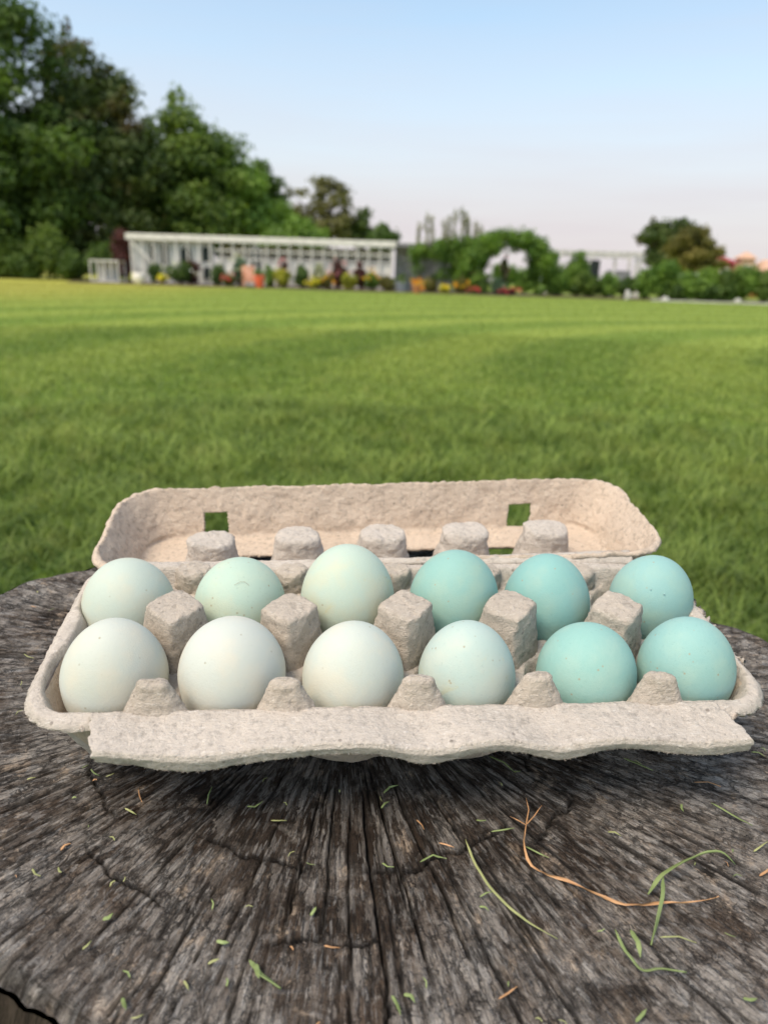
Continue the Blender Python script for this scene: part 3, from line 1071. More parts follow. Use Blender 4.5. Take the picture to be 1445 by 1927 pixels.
# hinge strip between tray and lid
V = []
hn = 260
for k in range(9):
    f = k / 8
    xx = np.linspace(-132, 132, hn)
    V.append(np.stack([xx, 55.0 + 5.5 * f + 0.022 * xx * f, 39.2 + 1.6 * math.sin(f * math.pi) + 0.030 * xx * f], -1))
V = np.stack(V, 1).reshape(-1, 3)
V[:, 2] += 0.5 * fbm(V * 0.3, 3, 520)
h_ = link('hinge', mesh_np('hinge', V / 1000, grid_faces(hn, 9)), M['pulp'], carton)
so = h_.modifiers.new('thickness', 'SOLIDIFY')
so.thickness = 0.0015

# fuzzy torn fibres along the lid's rim and the flap's edge
def fibres(name, pts, n, L, parent, mat, seed):
    rg_ = np.random.default_rng(seed)
    P = np.asarray(pts, float)
    i = rg_.integers(0, len(P) - 1, n)
    q = rg_.random(n)[:, None]
    A = P[i] * (1 - q) + P[i + 1] * q
    d = rg_.normal(size=(n, 3)) + np.array([0, 0, .5])
    d /= np.linalg.norm(d, axis=1)[:, None]
    l_ = L * rg_.uniform(.3, 1.2, n)[:, None]
    b = rg_.normal(size=(n, 3)) * .35 * l_
    w = np.cross(d, rg_.normal(size=(n, 3)))
    w = w / np.linalg.norm(w, axis=1)[:, None] * rg_.uniform(.05, .12, n)[:, None]
    V = np.stack([A - d * .4 - w, A - d * .4 + w, A + d * l_ * .6 + b * .3 + w * .7, A + d * l_ * .6 + b * .3 - w * .7, A + d * l_ + b], 1)
    k = np.arange(n)[:, None] * 5
    o = link(name, mesh_np(name, V.reshape(-1, 3) / 1000, [k + np.array([[0, 1, 2, 3]]), k + np.array([[3, 2, 4]])]), mat, parent)
    o['kind'] = 'stuff'
    return o


Lv = np.array([v.co for v in lid.data.vertices]).reshape(n_lid, nl_lid, 3) * 1000
fibres('edge_fibres', Lv[:, 3], 1500, 1.5, lid, M['pulp_lid'], 5)
Fv = np.array([v.co for v in flap.data.vertices]).reshape(nu, nv, 3) * 1000
fibres('edge_fibres', np.concatenate([Fv[:, -1], Fv[::-1, 31]]), 900, 1.0, flap, M['pulp'], 6)

# ================================================================== EGGS
pale, pale2 = (0.66, 0.705, 0.635), (0.735, 0.72, 0.61)
turq, turq2 = (0.27, 0.57, 0.53), (0.33, 0.60, 0.54)
EGGS = [  # x, y, z of the widest ring, radius, tilt, colours, specks, stain, label
    (-119.9, -25.5, 37.9, 20.98, .06, pale, pale2, .1, 0, 'cream white egg by the flap against the carton end'),
    (-72.9, -25.5, 36.9, 21.90, .0, (0.67, 0.715, 0.655), (0.74, 0.73, 0.63), .05, 0, 'smooth cream white egg by the flap, in front of the mint green egg'),
    (-22.9, -25.5, 34.9, 21.48, .03, (0.65, 0.715, 0.65), (0.73, 0.73, 0.62), .05, 0, 'cream white egg by the flap, in front of the tallest pale egg'),
    (25.8, -25.5, 36.1, 20.76, -.04, (0.54, 0.68, 0.63), (0.62, 0.70, 0.62), .8, .35, 'pale blue egg by the flap with fine mottling and a brown smudge'),
    (78.9, -25.5, 33.6, 21.21, .05, (0.37, 0.66, 0.60), (0.44, 0.69, 0.61), .35, 0, 'turquoise egg by the flap, between the smudged pale egg and the end egg'),
    (123.9, -25.5, 37.6, 20.36, -.06, (0.38, 0.66, 0.62), (0.46, 0.70, 0.62), .9, 0, 'mottled turquoise egg by the flap against the carton end'),
    (-126.1, 25.5, 34.7, 21.08, -.03, (0.60, 0.69, 0.61), (0.67, 0.69, 0.57), .1, 0, 'pale greenish white egg by the lid against the carton end'),
    (-74.5, 25.5, 34.6, 21.54, .02, (0.53, 0.69, 0.58), (0.60, 0.70, 0.56), 1.0, .2, 'mint green speckled egg by the lid with a fine hair stuck on it'),
    (-23.4, 25.5, 41.1, 22.45, -.02, (0.57, 0.70, 0.60), (0.64, 0.69, 0.54), .2, .55, 'tallest pale mint egg by the lid with yellowish stains'),
    (28.7, 25.5, 39.0, 21.73, .05, (0.36, 0.63, 0.57), (0.43, 0.65, 0.55), .4, 0, 'turquoise egg by the lid, beside the tallest pale mint egg'),
    (75.4, 25.5, 37.7, 21.16, -.05, (0.33, 0.62, 0.58), (0.40, 0.64, 0.57), .3, 0, 'deeper turquoise egg by the lid, second from its turquoise end'),
    (129.4, 25.5, 38.4, 20.03, .04, (0.37, 0.64, 0.61), (0.43, 0.66, 0.58), .2, 0, 'smooth turquoise egg by the lid with two tiny raised dots'),
]
ns, nt_ = 72, 56
for k, (x, y, zc, a, ty, c1, c2, sp, stn, lab) in enumerate(EGGS):
    tt = np.linspace(0.0, math.pi, nt_)
    ph = np.linspace(0, 2 * math.pi, ns, endpoint=False)
    cu = (1.16, 1.08, 1.12, 1.17, 1.07, 1.14, 1.10, 1.08, 1.15, 1.12, 1.16, 1.12)[k]
    zz = np.where(np.cos(tt) > 0, cu, 1.52) * np.cos(tt)
    zc -= (cu - 1.10) * a * 0.8
    rr = np.sin(tt) * (1 - (cu - 1.02) * 0.7 * np.clip(np.cos(tt), 0, 1) ** 1.0) * np.where(np.cos(tt) > 0, 1.0, 1.0 - 0.02 * np.cos(tt) ** 2)
    V = np.stack([np.outer(np.cos(ph), rr), np.outer(np.sin(ph), rr), np.broadcast_to(zz, (ns, nt_))], -1).reshape(-1, 3) * a
    V = V + V / np.linalg.norm(V, axis=1)[:, None] * (0.12 * fbm(V * 0.06 + k * 9, 2, 700 + k))[:, None]
    e = link('egg', mesh_np('egg', V / 1000, grid_faces(ns, nt_, wrap_u=True)), mat_egg('eggshell', c1, c2, sp, stain=stn))
    tag(e, lab, 'egg', 'eggs in the carton')
    zb = max(zc, 1.52 * a + 4.6) if False else zc
    e.matrix_world = MS @ Matrix.Translation((x / 1000, y / 1000, zb / 1000)) @ Matrix.Rotation(ty, 4, 'Y') @ Matrix.Rotation(k * 1.3, 4, 'Z')

# ================================================================== things lying on the stump
def ribbon(pts, w, lift=1.2, sag=0.25, twist=0.0, seed=0, raw_z=None):
    """thin curved grass blade along stump-frame points (mm)"""
    P = np.array([(p[0], p[1], (p[2] if len(p) > 2 else 0) + lift) for p in pts], float)
    m = 26
    s = np.concatenate([[0], np.cumsum(np.linalg.norm(np.diff(P, axis=0), axis=1))])
    q = np.linspace(0, s[-1], m)
    C_ = np.stack([np.interp(q, s, P[:, i]) for i in range(3)], -1)
    if len(pts) > 3:
        kz = np.array([.25, .5, .25])
        for _ in range(2):
            C_[1:-1] = C_[:-2] * .25 + C_[1:-1] * .5 + C_[2:] * .25
    C_[:, 2] += 0.35 * np.abs(vnoise(np.stack([q * 0.2, np.full(m, seed * 3.7), np.zeros(m)], -1), 800))
    T = np.gradient(C_, axis=0)
    T /= np.linalg.norm(T, axis=1)[:, None] + 1e-9
    up = np.array([0, 0, 1.0])
    sd = np.cross(T, up)
    sd /= np.linalg.norm(sd, axis=1)[:, None] + 1e-9
    nn = np.cross(sd, T)
    f = np.linspace(0, 1, m)
    ww = w * np.clip(np.minimum((f + .05) * 6, (1.03 - f) * 3.0), 0, 1)
    ang = twist * f * 2 * math.pi
    ax = sd * np.cos(ang)[:, None] + nn * np.sin(ang)[:, None]
    nx = -sd * np.sin(ang)[:, None] + nn * np.cos(ang)[:, None]
    V = np.stack([C_ - ax * ww[:, None] / 2 + nx * (sag * w), C_ - nx * 0.05 * w, C_ + ax * ww[:, None] / 2 + nx * (sag * w)], 1).reshape(-1, 3)
    t = np.clip(0.5 + 0.5 * fbm(V * 0.15 + seed * 5, 3, 801), 0, 1)
    return V / 1000, grid_faces(m, 3), t


def clip_mesh(name, ribbons):
    Vs, Fs, ts, n = [], [], [], 0
    for V, F, t in ribbons:
        Vs.append(V)
        Fs.append(F + n)
        ts.append(t)
        n += len(V)
    return mesh_np(name, np.concatenate(Vs), np.concatenate(Fs), True, np.concatenate(ts))


def lay(name, ribs, mat, label, cat, group=None):
    o = link(name, clip_mesh(name, ribs), mat)
    so = o.modifiers.new('thickness', 'SOLIDIFY')
    so.thickness = 0.00025
    o.matrix_world = MS
    return tag(o, label, cat, group)


def px(*uv):
    return [tuple(on_stump(u, v, 0.8)) for u, v in uv]


root = thing('dry_grass', 'long curled orange brown dry grass stem with forked wisps at one end', 'grass stem', matrix=MS)
P = [(p[0], p[1], h) for p, h in zip(px((987, 1562), (980, 1590), (985, 1615), (1003, 1640), (1040, 1650), (1075, 1664), (1120, 1688), (1175, 1706), (1240, 1703), (1295, 1706), (1330, 1700), (1347, 1695)), (3, 2, 1, 1, 1, 1, 1, 1, 1.5, 1.5, 2.5, 3))]
link('stem', clip_mesh('stem', [ribbon(P, 1.2, 0.6, 0.35, 2.6, 1)]), LEAF['clip_dry'], root)
tip = P[0]
for dx, dy, dz, bx, by in ((3, 7, 3, 3, 12), (5, 5, 2, 9, 9), (-2, 4, 1, -5, 5)):
    link('root_hair', clip_mesh('root_hair', [ribbon([tip, (tip[0] + dx, tip[1] + dy, dz), (tip[0] + bx, tip[1] + by, dz + 1.0)], 0.45, 0.5, 0.3, 0, 2)]), LEAF['clip_dry'], root)
lay('long_grass', [ribbon(px((875, 1583), (890, 1625), (918, 1672), (958, 1713), (1000, 1745), (1048, 1771)), 1.0, 0.8, 0.3, 0, 3)], LEAF['clip_pale'], 'long pale straight grass stem lying beside the curled orange stem', 'grass stem')
G = 'grass clippings scattered on the stump'
lay('curled_grass', [ribbon([p[:2] + (h,) for p, h in zip(px((1217, 1688), (1238, 1660), (1280, 1640), (1318, 1625), (1350, 1622), (1378, 1638)), (1, 3, 5, 6, 6, 3))], 1.6, 0.8, 0.3, .3, 4),
                    ribbon([p[:2] + (h,) for p, h in zip(px((1240, 1668), (1240, 1700), (1232, 1735), (1221, 1782)), (5, 4, 2, 1))], 1.5, 0.8, 0.3, .2, 5)], LEAF['clip'], 'green curled grass blade arching over the orange dry stem', 'grass blade')
lay('curled_grass', [ribbon(px((1155, 1755), (1170, 1790), (1205, 1835), (1240, 1828), (1290, 1835)), 1.3, 1.0, 0.3, .2, 6), ribbon(px((1183, 1757), (1197, 1780), (1202, 1808)), 1.7, 1.5, 0.3, 0, 7)], LEAF['clip'], 'forked green grass sprig below the curled green blade', 'grass blade')
lay('curled_grass', [ribbon(px((470, 1812), (490, 1840), (528, 1866)), 1.6, 1.0, 0.3, .2, 8), ribbon(px((482, 1820), (488, 1848)), 1.6, 1.2, 0.3, 0, 9)], LEAF['clip'], 'forked green grass scrap near the chipped stump edge', 'grass blade')
CL = [(205, 1728, 22, -15, 2.6, 'clip'), (165, 1780, 22, -35, 1.8, 'clip_pale'), (420, 1772, 24, 5, 2.2, 'clip'), (403, 1813, 22, -10, 1.8, 'clip_pale'), (590, 1716, 18, -55, 2.2, 'clip'),
      (351, 1856, 22, 65, 1.6, 'clip_pale'), (235, 1893, 30, 75, 2.4, 'clip'), (70, 1645, 26, 50, 1.6, 'clip_pale'), (60, 1466, 16, -10, 1.4, 'clip_pale'), (480, 1516, 30, -5, 1.4, 'clip'),
      (525, 1545, 30, 5, 1.2, 'clip_pale'), (247, 1528, 26, 30, 1.4, 'clip_pale'), (115, 1640, 18, 60, 1.4, 'clip_pale'), (180, 1455, 22, 40, 1.2, 'clip'), (395, 1500, 30, -70, 1.2, 'clip'),
      (735, 1487, 30, -25, 1.6, 'clip'), (625, 1783, 30, 12, 1.4, 'clip_dry'), (730, 1630, 24, 25, 1.6, 'clip'), (725, 1515, 20, -40, 1.6, 'clip'), (815, 1620, 50, -5, 1.4, 'clip'),
      (945, 1562, 44, -10, 1.2, 'clip'), (905, 1545, 18, 10, 1.6, 'clip'), (1283, 1522, 16, 80, 2.0, 'clip'), (1375, 1535, 90, 32, 1.6, 'clip'), (1430, 1595, 30, -30, 1.6, 'clip_pale'),
      (1200, 1440, 60, 25, 1.8, 'clip'), (1330, 1478, 50, 12, 1.2, 'clip_dry'), (1010, 1605, 50, 30, 1.2, 'clip'), (840, 1592, 30, 20, 1.2, 'clip_dry'), (1440, 1640, 30, -35, 1.8, 'clip_dry'),
      (955, 1870, 40, -30, 1.4, 'clip_dry'), (745, 1895, 44, 70, 2.2, 'clip'), (770, 1880, 26, 40, 2.4, 'clip'), (1410, 1880, 26, 5, 2.0, 'clip'), (1205, 1912, 30, -50, 2.2, 'clip'),
      (945, 1440, 60, 35, 1.4, 'clip'), (915, 1685, 26, -15, 1.2, 'clip'), (910, 1712, 20, 35, 1.6, 'clip'), (1275, 1770, 70, 10, 1.2, 'clip_pale'), (1155, 1570, 26, 20, 1.2, 'clip_pale'),
      (85, 1275, 18, -5, 1.2, 'clip'), (120, 1330, 20, 5, 1.4, 'clip'), (55, 1235, 20, 25, 1.0, 'clip_pale'), (1410, 1340, 30, -30, 1.2, 'clip'), (1425, 1420, 26, 20, 1.2, 'clip'), (790, 1555, 26, 60, 1.2, 'clip_dry'), (125, 1595, 22, -30, 2.0, 'clip_dry'), (265, 1500, 30, 75, .9, 'clip_dry')]
names = dict(clip='short green grass clipping lying flat on the weathered stump', clip_pale='short pale yellowish grass clipping lying flat on the weathered stump', clip_dry='short brown dry grass scrap lying flat on the weathered stump')
for k, (u, v, L, ang, w, mt) in enumerate(CL):
    c_, s_ = math.cos(R(ang)) * L / 2, math.sin(R(ang)) * L / 2
    bow = rg.uniform(-.18, .18) * L
    pts = px((u - c_, v - s_), (u - s_ / L * bow * 2, v + c_ / L * bow * 2), (u + c_, v + s_))
    lay('grass_clipping', [ribbon([p[:2] + (h,) for p, h in zip(pts, (0, .6, rg.uniform(0, 2)))], w * .5, 0.6, 0.25, rg.uniform(-.2, .2), k + 20)], LEAF[mt], names[mt], 'grass clipping', G + dict(clip=', green', clip_pale=', pale', clip_dry=', brown')[mt])
# crumbs too small to count
for mt, cnt, sd in (('clip', 60, 1), ('clip_dry', 26, 2), ('clip_pale', 60, 3)):
    rr_ = random.Random(sd)
    ribs = []
    for k in range(cnt):
        a_ = rr_.uniform(0, 2 * math.pi)
        e_ = float(np.interp(a_, th, edge))
        rad_ = e_ * math.sqrt(rr_.uniform(.12, .92))
        x, y = PITH[0] + rad_ * math.cos(a_), PITH[1] + rad_ * math.sin(a_)
        L = rr_.uniform(1.0, 4.0)
        b_ = rr_.uniform(0, 6.28)
        ribs.append(ribbon([(x, y), (x + L * .5 * math.cos(b_), y + L * .5 * math.sin(b_), .4), (x + L * math.cos(b_ + .3), y + L * math.sin(b_ + .3))], rr_.uniform(.2, .6), 0.6, 0.3, 0, k))
    o = link('grass_crumbs', clip_mesh('grass_crumbs', ribs), LEAF[mt], kind='stuff')
    o.matrix_world = MS
    tag(o, dict(clip='tiny green grass crumbs', clip_dry='tiny brown dry plant crumbs', clip_pale='tiny pale straw crumbs')[mt] + ' strewn over the stump top', 'crumbs')

# the hair on the mint egg, the two dots on the end egg, the red fleck on a post
eggs_ = [o for o in COL.objects if o.name.startswith('egg') and o.get('category') == 'egg']


def on_egg(e, k, u, v):
    """point of the egg's shell seen at (u, v), in the egg's own space"""
    inv = e.matrix_world.inverted()
    o_ = inv @ Vector((0, 0, EYE))
    d_ = inv.to_3x3() @ ray(u, v)
    a = EGGS[k][3] / 1000
    s_ = Vector((1 / a, 1 / a, 1 / (1.10 * a)))
    oo, dd = Vector([o_[i] * s_[i] for i in range(3)]), Vector([d_[i] * s_[i] for i in range(3)])
    A, B, C0 = dd.dot(dd), 2 * oo.dot(dd), oo.dot(oo) - 1
    q = (-B - math.sqrt(max(B * B - 4 * A * C0, 0))) / (2 * A)
    return o_ + d_ * q


pts = [on_egg(eggs_[7], 7, u, v) * 1.003 for u, v in ((441, 1101), (447, 1098), (452, 1095), (460, 1095), (466, 1099), (469, 1102))]
MB().tube(pts, 0.00006, 5).build('stuck_hair', mat_plain('hair', (0.30, 0.19, 0.12), 0.6), eggs_[7], True)
for (u, v) in ((1224, 1109), (1249, 1118)):
    c_ = on_egg(eggs_[11], 11, u, v)
    MB().lathe([(0.0004 * math.cos(t_), 0.0003 * math.sin(t_)) for t_ in np.linspace(-1.5, 1.5, 7)], 10, c_).build('shell_dot', mat_plain('shell_dot', (0.40, 0.60, 0.56), 0.8), eggs_[11], True)

# ================================================================== VEGETATION BUILDERS
def leaf_quads(C_, Rd, n, size, rg, shell=0.55, aspect=0.6, up=0.25):
    """n leaf faces spread through clumps with centres C_ and radii Rd"""
    C_ = np.asarray(C_, float)
    Rd = np.asarray(Rd, float)
    if Rd.ndim == 1:
        Rd = np.repeat(Rd[:, None], 3, 1)
    w = Rd.prod(1) ** (2 / 3)
    k = rg.choice(len(C_), n, p=w / w.sum())
    d = rg.normal(size=(n, 3))
    d /= np.linalg.norm(d, axis=1)[:, None]
    f = shell + (1.06 - shell) * rg.random(n) ** 0.7
    f = f * (1 + 0.18 * rg.normal(size=n))
    P = C_[k] + d * Rd[k] * f[:, None]
    nr = d * 0.8 + rg.normal(size=(n, 3)) * 0.55 + np.array([0, 0, up])
    nr /= np.linalg.norm(nr, axis=1)[:, None]
    a = np.cross(nr, rg.normal(size=(n, 3)))
    a /= np.linalg.norm(a, axis=1)[:, None] + 1e-9
    b = np.cross(nr, a)
    s = (size * rg.uniform(0.6, 1.3, n))[:, None]
    V = np.stack([P - a * s * .5, P + b * s * aspect * .5 + nr * s * .06, P + a * s * .5, P - b * s * aspect * .5 + nr * s * .06], 1)
    return V, rg.random(n), k


def foliage(name, C_, Rd, n, size, mat, parent, seed, shell=0.55, aspect=0.6, zmin=0.03, up=0.25):
    rg = np.random.default_rng(seed)
    V, t, k = leaf_quads(C_, Rd, n, size, rg, shell, aspect, up)
    ok = V[:, :, 2].min(1) > zmin
    V, t, k = V[ok], t[ok], k[ok]
    ct = rg.random(len(C_))
    t = np.clip(0.55 * t + 0.55 * ct[k] - 0.05, 0, 1)
    m = len(V)
    return link(name, mesh_np(name, V.reshape(-1, 3), np.arange(m * 4).reshape(m, 4), False, np.repeat(t, 4)), mat, parent)


def tree(label, base, lobes, n, size, mat, seed, clump=0.9, nclump=90, trunk_r=0.25, trunk_h=None, hollow=0.35, name='tree', group=None, cat='tree', branches=14, spikes=0):
    """lobes: (dx, dy, z, rx, ry, rz) ellipsoids the crown fills, seen from the base"""
    rg = np.random.default_rng(seed)
    root = thing(name, label, cat, base, 0, group)
    L = np.array(lobes, float)
    w = (L[:, 3] * L[:, 4] * L[:, 5]) ** 0.75
    k = rg.choice(len(L), nclump, p=w / w.sum())
    d = rg.normal(size=(nclump, 3))
    d /= np.linalg.norm(d, axis=1)[:, None]
    f = hollow + (1 - hollow) * rg.random(nclump) ** 0.5
    C_ = L[k, :3] + d * L[k, 3:] * f[:, None]
    rad_ = clump * rg.uniform(0.55, 1.2, nclump)
    C_[:, 2] = np.maximum(C_[:, 2], rad_ * 0.7)
    Rd = np.stack([rad_ * 1.15, rad_ * 1.15, rad_ * 0.75], -1)
    if spikes:                                               # loose shoots that break the outline
        ks = rg.choice(len(L), spikes)
        ds = rg.normal(size=(spikes, 3))
        ds[:, 2] = np.abs(ds[:, 2]) * 1.2
        ds /= np.linalg.norm(ds, axis=1)[:, None]
        Cs = L[ks, :3] + ds * L[ks, 3:] * rg.uniform(0.96, 1.07, spikes)[:, None]
        C_ = np.concatenate([C_, Cs])
        Rd = np.concatenate([Rd, np.stack([np.full(spikes, clump * .26), np.full(spikes, clump * .26), np.full(spikes, clump * .5)], -1)])
    foliage('crown', C_, Rd, n, size, mat, root, seed + 1, shell=0.45)
    top = L[:, 2].max()
    th_ = trunk_h or top * 0.8
    tr_ = MB()
    zs = np.linspace(-0.1, th_, 9)
    wob = rg.normal(0, 0.12, (9, 2)) * (zs / th_)[:, None]
    tr_.tube(np.stack([wob[:, 0], wob[:, 1], zs], -1), np.concatenate([[trunk_r * 1.5], trunk_r * (1 - 0.85 * np.linspace(0, 1, 8))]), 10)
    tr_.build('trunk', M['trunk'], root, True)
    br = MB()
    for i in range(branches):
        c = C_[rg.integers(nclump)]
        z0 = min(c[2] * rg.uniform(.35, .7), th_ * 0.9)
        mid = np.array([c[0] * .4, c[1] * .4, z0 + (c[2] - z0) * .55])
        r0 = trunk_r * 0.45
        br.tube([(0, 0, z0), mid, c], [r0, r0 * .6, r0 * .15], 6)
    br.build('limbs', M['trunk'], root, True)
    return root


def bush(label, u, D, wpx, top_v, mat, seed, n=1500, size=0.13, flowers=None, fl_n=40, fl_size=0.14, name='bush', cat='bush', group=None, depth=None, base_v=None, sparse=1.0):
    """leafy mound at column u, wpx wide and as tall as row top_v shows"""
    rg = np.random.default_rng(seed)
    x = at(u, 540, D).x
    h = max(at(u, top_v, D).z, 0.2)
    w = wpx / FPX * D * 1.02
    root = thing(name, label, cat, (x, D, 0.0), 0, group)
    nc = max(8, int(16 * max(w, h)))
    rx, ry, rz = w / 2, (depth or min(w, 1.4)) / 2, h / 2
    cl = min(rx, rz) * 0.42
    d = rg.normal(size=(nc, 3))
    d /= np.linalg.norm(d, axis=1)[:, None]
    f = 0.25 + 0.75 * rg.random(nc) ** .5
    C_ = np.array([0, 0, rz * 0.98]) + d * np.array([max(rx - cl, .05), max(ry - cl, .05), max(rz - cl * .8, .05)]) * f[:, None]
    Rd = cl * rg.uniform(.7, 1.25, nc)
    foliage('leaves', C_, Rd, int(n * sparse), size, mat, root, seed + 1, shell=0.4)
    st_ = MB()
    for i in range(5):
        c = C_[rg.integers(nc)]
        st_.tube([(c[0] * .2, c[1] * .2, -0.02), (c[0] * .6, c[1] * .6, c[2] * .6), tuple(c)], [0.02, 0.015, 0.006], 5)
    st_.build('stems', M['trunk'], root, True)
    if flowers is not None:
        dd = rg.normal(size=(fl_n, 3))
        dd[:, 1] = -np.abs(dd[:, 1])
        dd[:, 2] = np.abs(dd[:, 2]) * .8 - .1
        dd /= np.linalg.norm(dd, axis=1)[:, None]
        Cf = np.array([0, 0, rz]) + dd * np.array([rx, ry, rz]) * 1.02
        foliage('flowers', Cf, np.full(fl_n, fl_size * .5), fl_n * 7, fl_size, LEAF[flowers], root, seed + 2, shell=.3, aspect=.9)['kind'] = 'stuff'
    return root


# ------------------------------------------------------------------ trees
def T(label, u, D, lobes_px, n, size, mat, seed, **kw):
    """lobes given as (u, v, half width px, half height px) at distance D"""
    x = at(u, 520, D).x
    s = D / FPX * 1.02
    L = []
    for (lu, lv, hw, hh) in lobes_px:
        p = at(lu, lv, D)
        L.append((p.x - x, random.Random(lu * 7 + lv).uniform(-.25, .25) * hw * s, p.z, hw * s, hw * s * .9, hh * s))
    return tree(label, (x, D, 0), L, n, size, mat, seed, **kw)


TG = 'trees along the left edge of the lawn'
T('tall broad deciduous tree with dense dark green crown at the edge of the lawn', 20, 44, [(15, 210, 95, 165), (-90, 260, 130, 200), (60, 330, 110, 120), (-20, 430, 150, 80)], 42000, 0.34, LEAF['deep'], 1001, clump=1.15, nclump=150, trunk_r=.4, spikes=26, group=TG)
T('dark green tree standing farther along the edge past the tallest tree', -260, 46, [(-260, 230, 110, 150), (-300, 350, 140, 120), (-200, 400, 110, 90)], 26000, 0.36, LEAF['mid'], 1005, clump=1.15, nclump=120, trunk_r=.36, group=TG)
T('tall tree with browning upper crown beside the tallest dark tree', 140, 47, [(125, 160, 55, 95), (165, 270, 75, 95), (120, 380, 110, 100), (205, 330, 55, 85), (190, 440, 95, 60), (175, 205, 48, 75), (228, 275, 38, 60), (255, 320, 40, 60)], 42000, 0.34, LEAF['deep_brown'], 1010, clump=1.0, nclump=210, trunk_r=.36, spikes=8, hollow=.45, group=TG)
T('dark green tree with a pointed shaggy top behind the white pergola run', 335, 50, [(338, 255, 40, 62), (345, 300, 60, 60), (300, 330, 70, 70), (385, 345, 70, 75), (340, 420, 115, 60), (265, 400, 60, 70)], 34000, 0.34, LEAF['mid'], 1020, clump=1.0, nclump=165, trunk_r=.34, spikes=24, hollow=.45, group=TG)
T('lighter green round tree at the right end of the left tree line', 452, 52, [(440, 350, 50, 62), (480, 390, 45, 55), (430, 420, 70, 50)], 17000, 0.32, LEAF['bright'], 1030, clump=.9, nclump=70, trunk_r=.25, group=TG)
T('narrow dark tree standing behind the lighter green round tree', 500, 72, [(498, 365, 27, 55), (505, 430, 34, 40)], 9000, 0.40, LEAF['deep'], 1040, clump=1.0, nclump=46, trunk_r=.25, group=TG)
T('open airy tree with brownish thin crown against the sky behind the run', 605, 78, [(580, 365, 34, 34), (625, 385, 36, 36), (650, 400, 30, 32), (600, 425, 48, 26), (560, 425, 24, 30)], 4200, 0.40, LEAF['brown'], 1050, clump=.85, nclump=46, trunk_r=.35, branches=26, hollow=.6)
T('small dark rounded tree to the side of the airy brownish tree', 685, 80, [(685, 425, 17, 22), (668, 440, 18, 18)], 3600, 0.40, LEAF['deep_brown'], 1060, clump=.8, nclump=26, trunk_r=.2)
T('small round dark treetop just past the end of the white roof', 722, 66, [(722, 452, 19, 20)], 2600, 0.34, LEAF['deep'], 1070, clump=.65, nclump=18, trunk_r=.15)
T('dark broad tree standing alone beyond the hedge', 1280, 66, [(1275, 445, 50, 40), (1240, 465, 34, 38), (1320, 470, 38, 34), (1290, 490, 60, 26)], 12000, 0.36, LEAF['deep_brown'], 1080, clump=.9, nclump=64, trunk_r=.3, spikes=14, hollow=.5)
T('olive yellow rounded tree in front of the dark lone tree', 1303, 58, [(1303, 470, 42, 36), (1303, 495, 48, 22)], 8000, 0.26, LEAF['olive'], 1090, clump=.6, nclump=60, trunk_r=.16)
T('bright green bushy tree low behind the white roof', 556, 46, [(560, 450, 42, 28), (530, 460, 32, 24)], 7000, 0.26, LEAF['bright'], 1100, clump=.7, nclump=40, trunk_r=.12)

for i, (u, w, tv, mt, lab) in enumerate([
        (15, 100, 440, 'mid', 'sunlit green shrub at the foot of the tallest dark tree'), (95, 90, 425, 'mid', 'leafy shrub with light tips below the browning tree'),
        (60, 90, 470, 'deep', 'low dark shrub hiding the foot of the tree line'), (140, 70, 470, 'deep', 'low dark shrub beside the small white cage'),
        (215, 90, 450, 'deep', 'dark shrub under the trees behind the small white cage')]):
    bush(lab, u, 40.5, w, tv, LEAF[mt], 1200 + 10 * i, n=5200, size=.22, depth=2.4)
bush('purple leaved shrub standing between the small cage and the white run', 238, 38.6, 46, 425, LEAF['maroon'], 1300, n=3600, size=.2, depth=1.5)

# ------------------------------------------------------------------ WHITE RUN (long pergola-like poultry run)
x0, x1 = gx(252, 38), gx(737, 38)
run = thing('poultry_run', 'long low white timber poultry run with flat roof and many posts behind the flower bed', 'poultry run', ((x0 + x1) / 2, 38.0, 0))
hl, HH, DP = (x1 - x0) / 2, 2.48, 1.7
m = MB()
m.box((0, DP / 2, HH - 0.10), (2 * hl + .3, DP + .5, .09), Matrix.Rotation(R(2.0), 4, 'X'))
m.build('roof', M['white'], run)
MB().box((0, -0.27, HH - .26), (2 * hl + .32, .05, .26)).build('fascia', M['white'], run)
npost = 24
pm = MB().box((0, 0, (HH - .38) / 2), (.065, .065, HH - .38)).mesh('post')
pm.materials.append(M['white'])
for i in range(npost):
    p = link('post', pm, None, run)
    p.location = (-hl + .06 + (2 * hl - .12) * i / (npost - 1), -0.2, 0)
for i in range(0, npost, 3):
    p = link('post', pm, None, run)
    p.location = (-hl + .06 + (2 * hl - .12) * i / (npost - 1), DP - .45, 0)
rm = MB().box((0, 0, 0), (2 * hl * .68, .05, .07)).mesh('rail')
rm.materials.append(M['white'])
for zz, yy in ((1.72, -.13), (1.32, -.13), (.62, -.13), (1.6, DP - .4)):
    p = link('rail', rm, None, run)
    p.location = (2 * hl * .16, yy, zz)
# back wall of the open part: pale boards, waist-high in front
MB().box((2 * hl * .16, DP - .33, 1.0), (2 * hl * .68, .03, 2.0)).build('back_wall', M['white'], run)
MB().box((2 * hl * .16, -.09, .66), (2 * hl * .68, .025, 1.15)).build('knee_wall', M['white'], run)


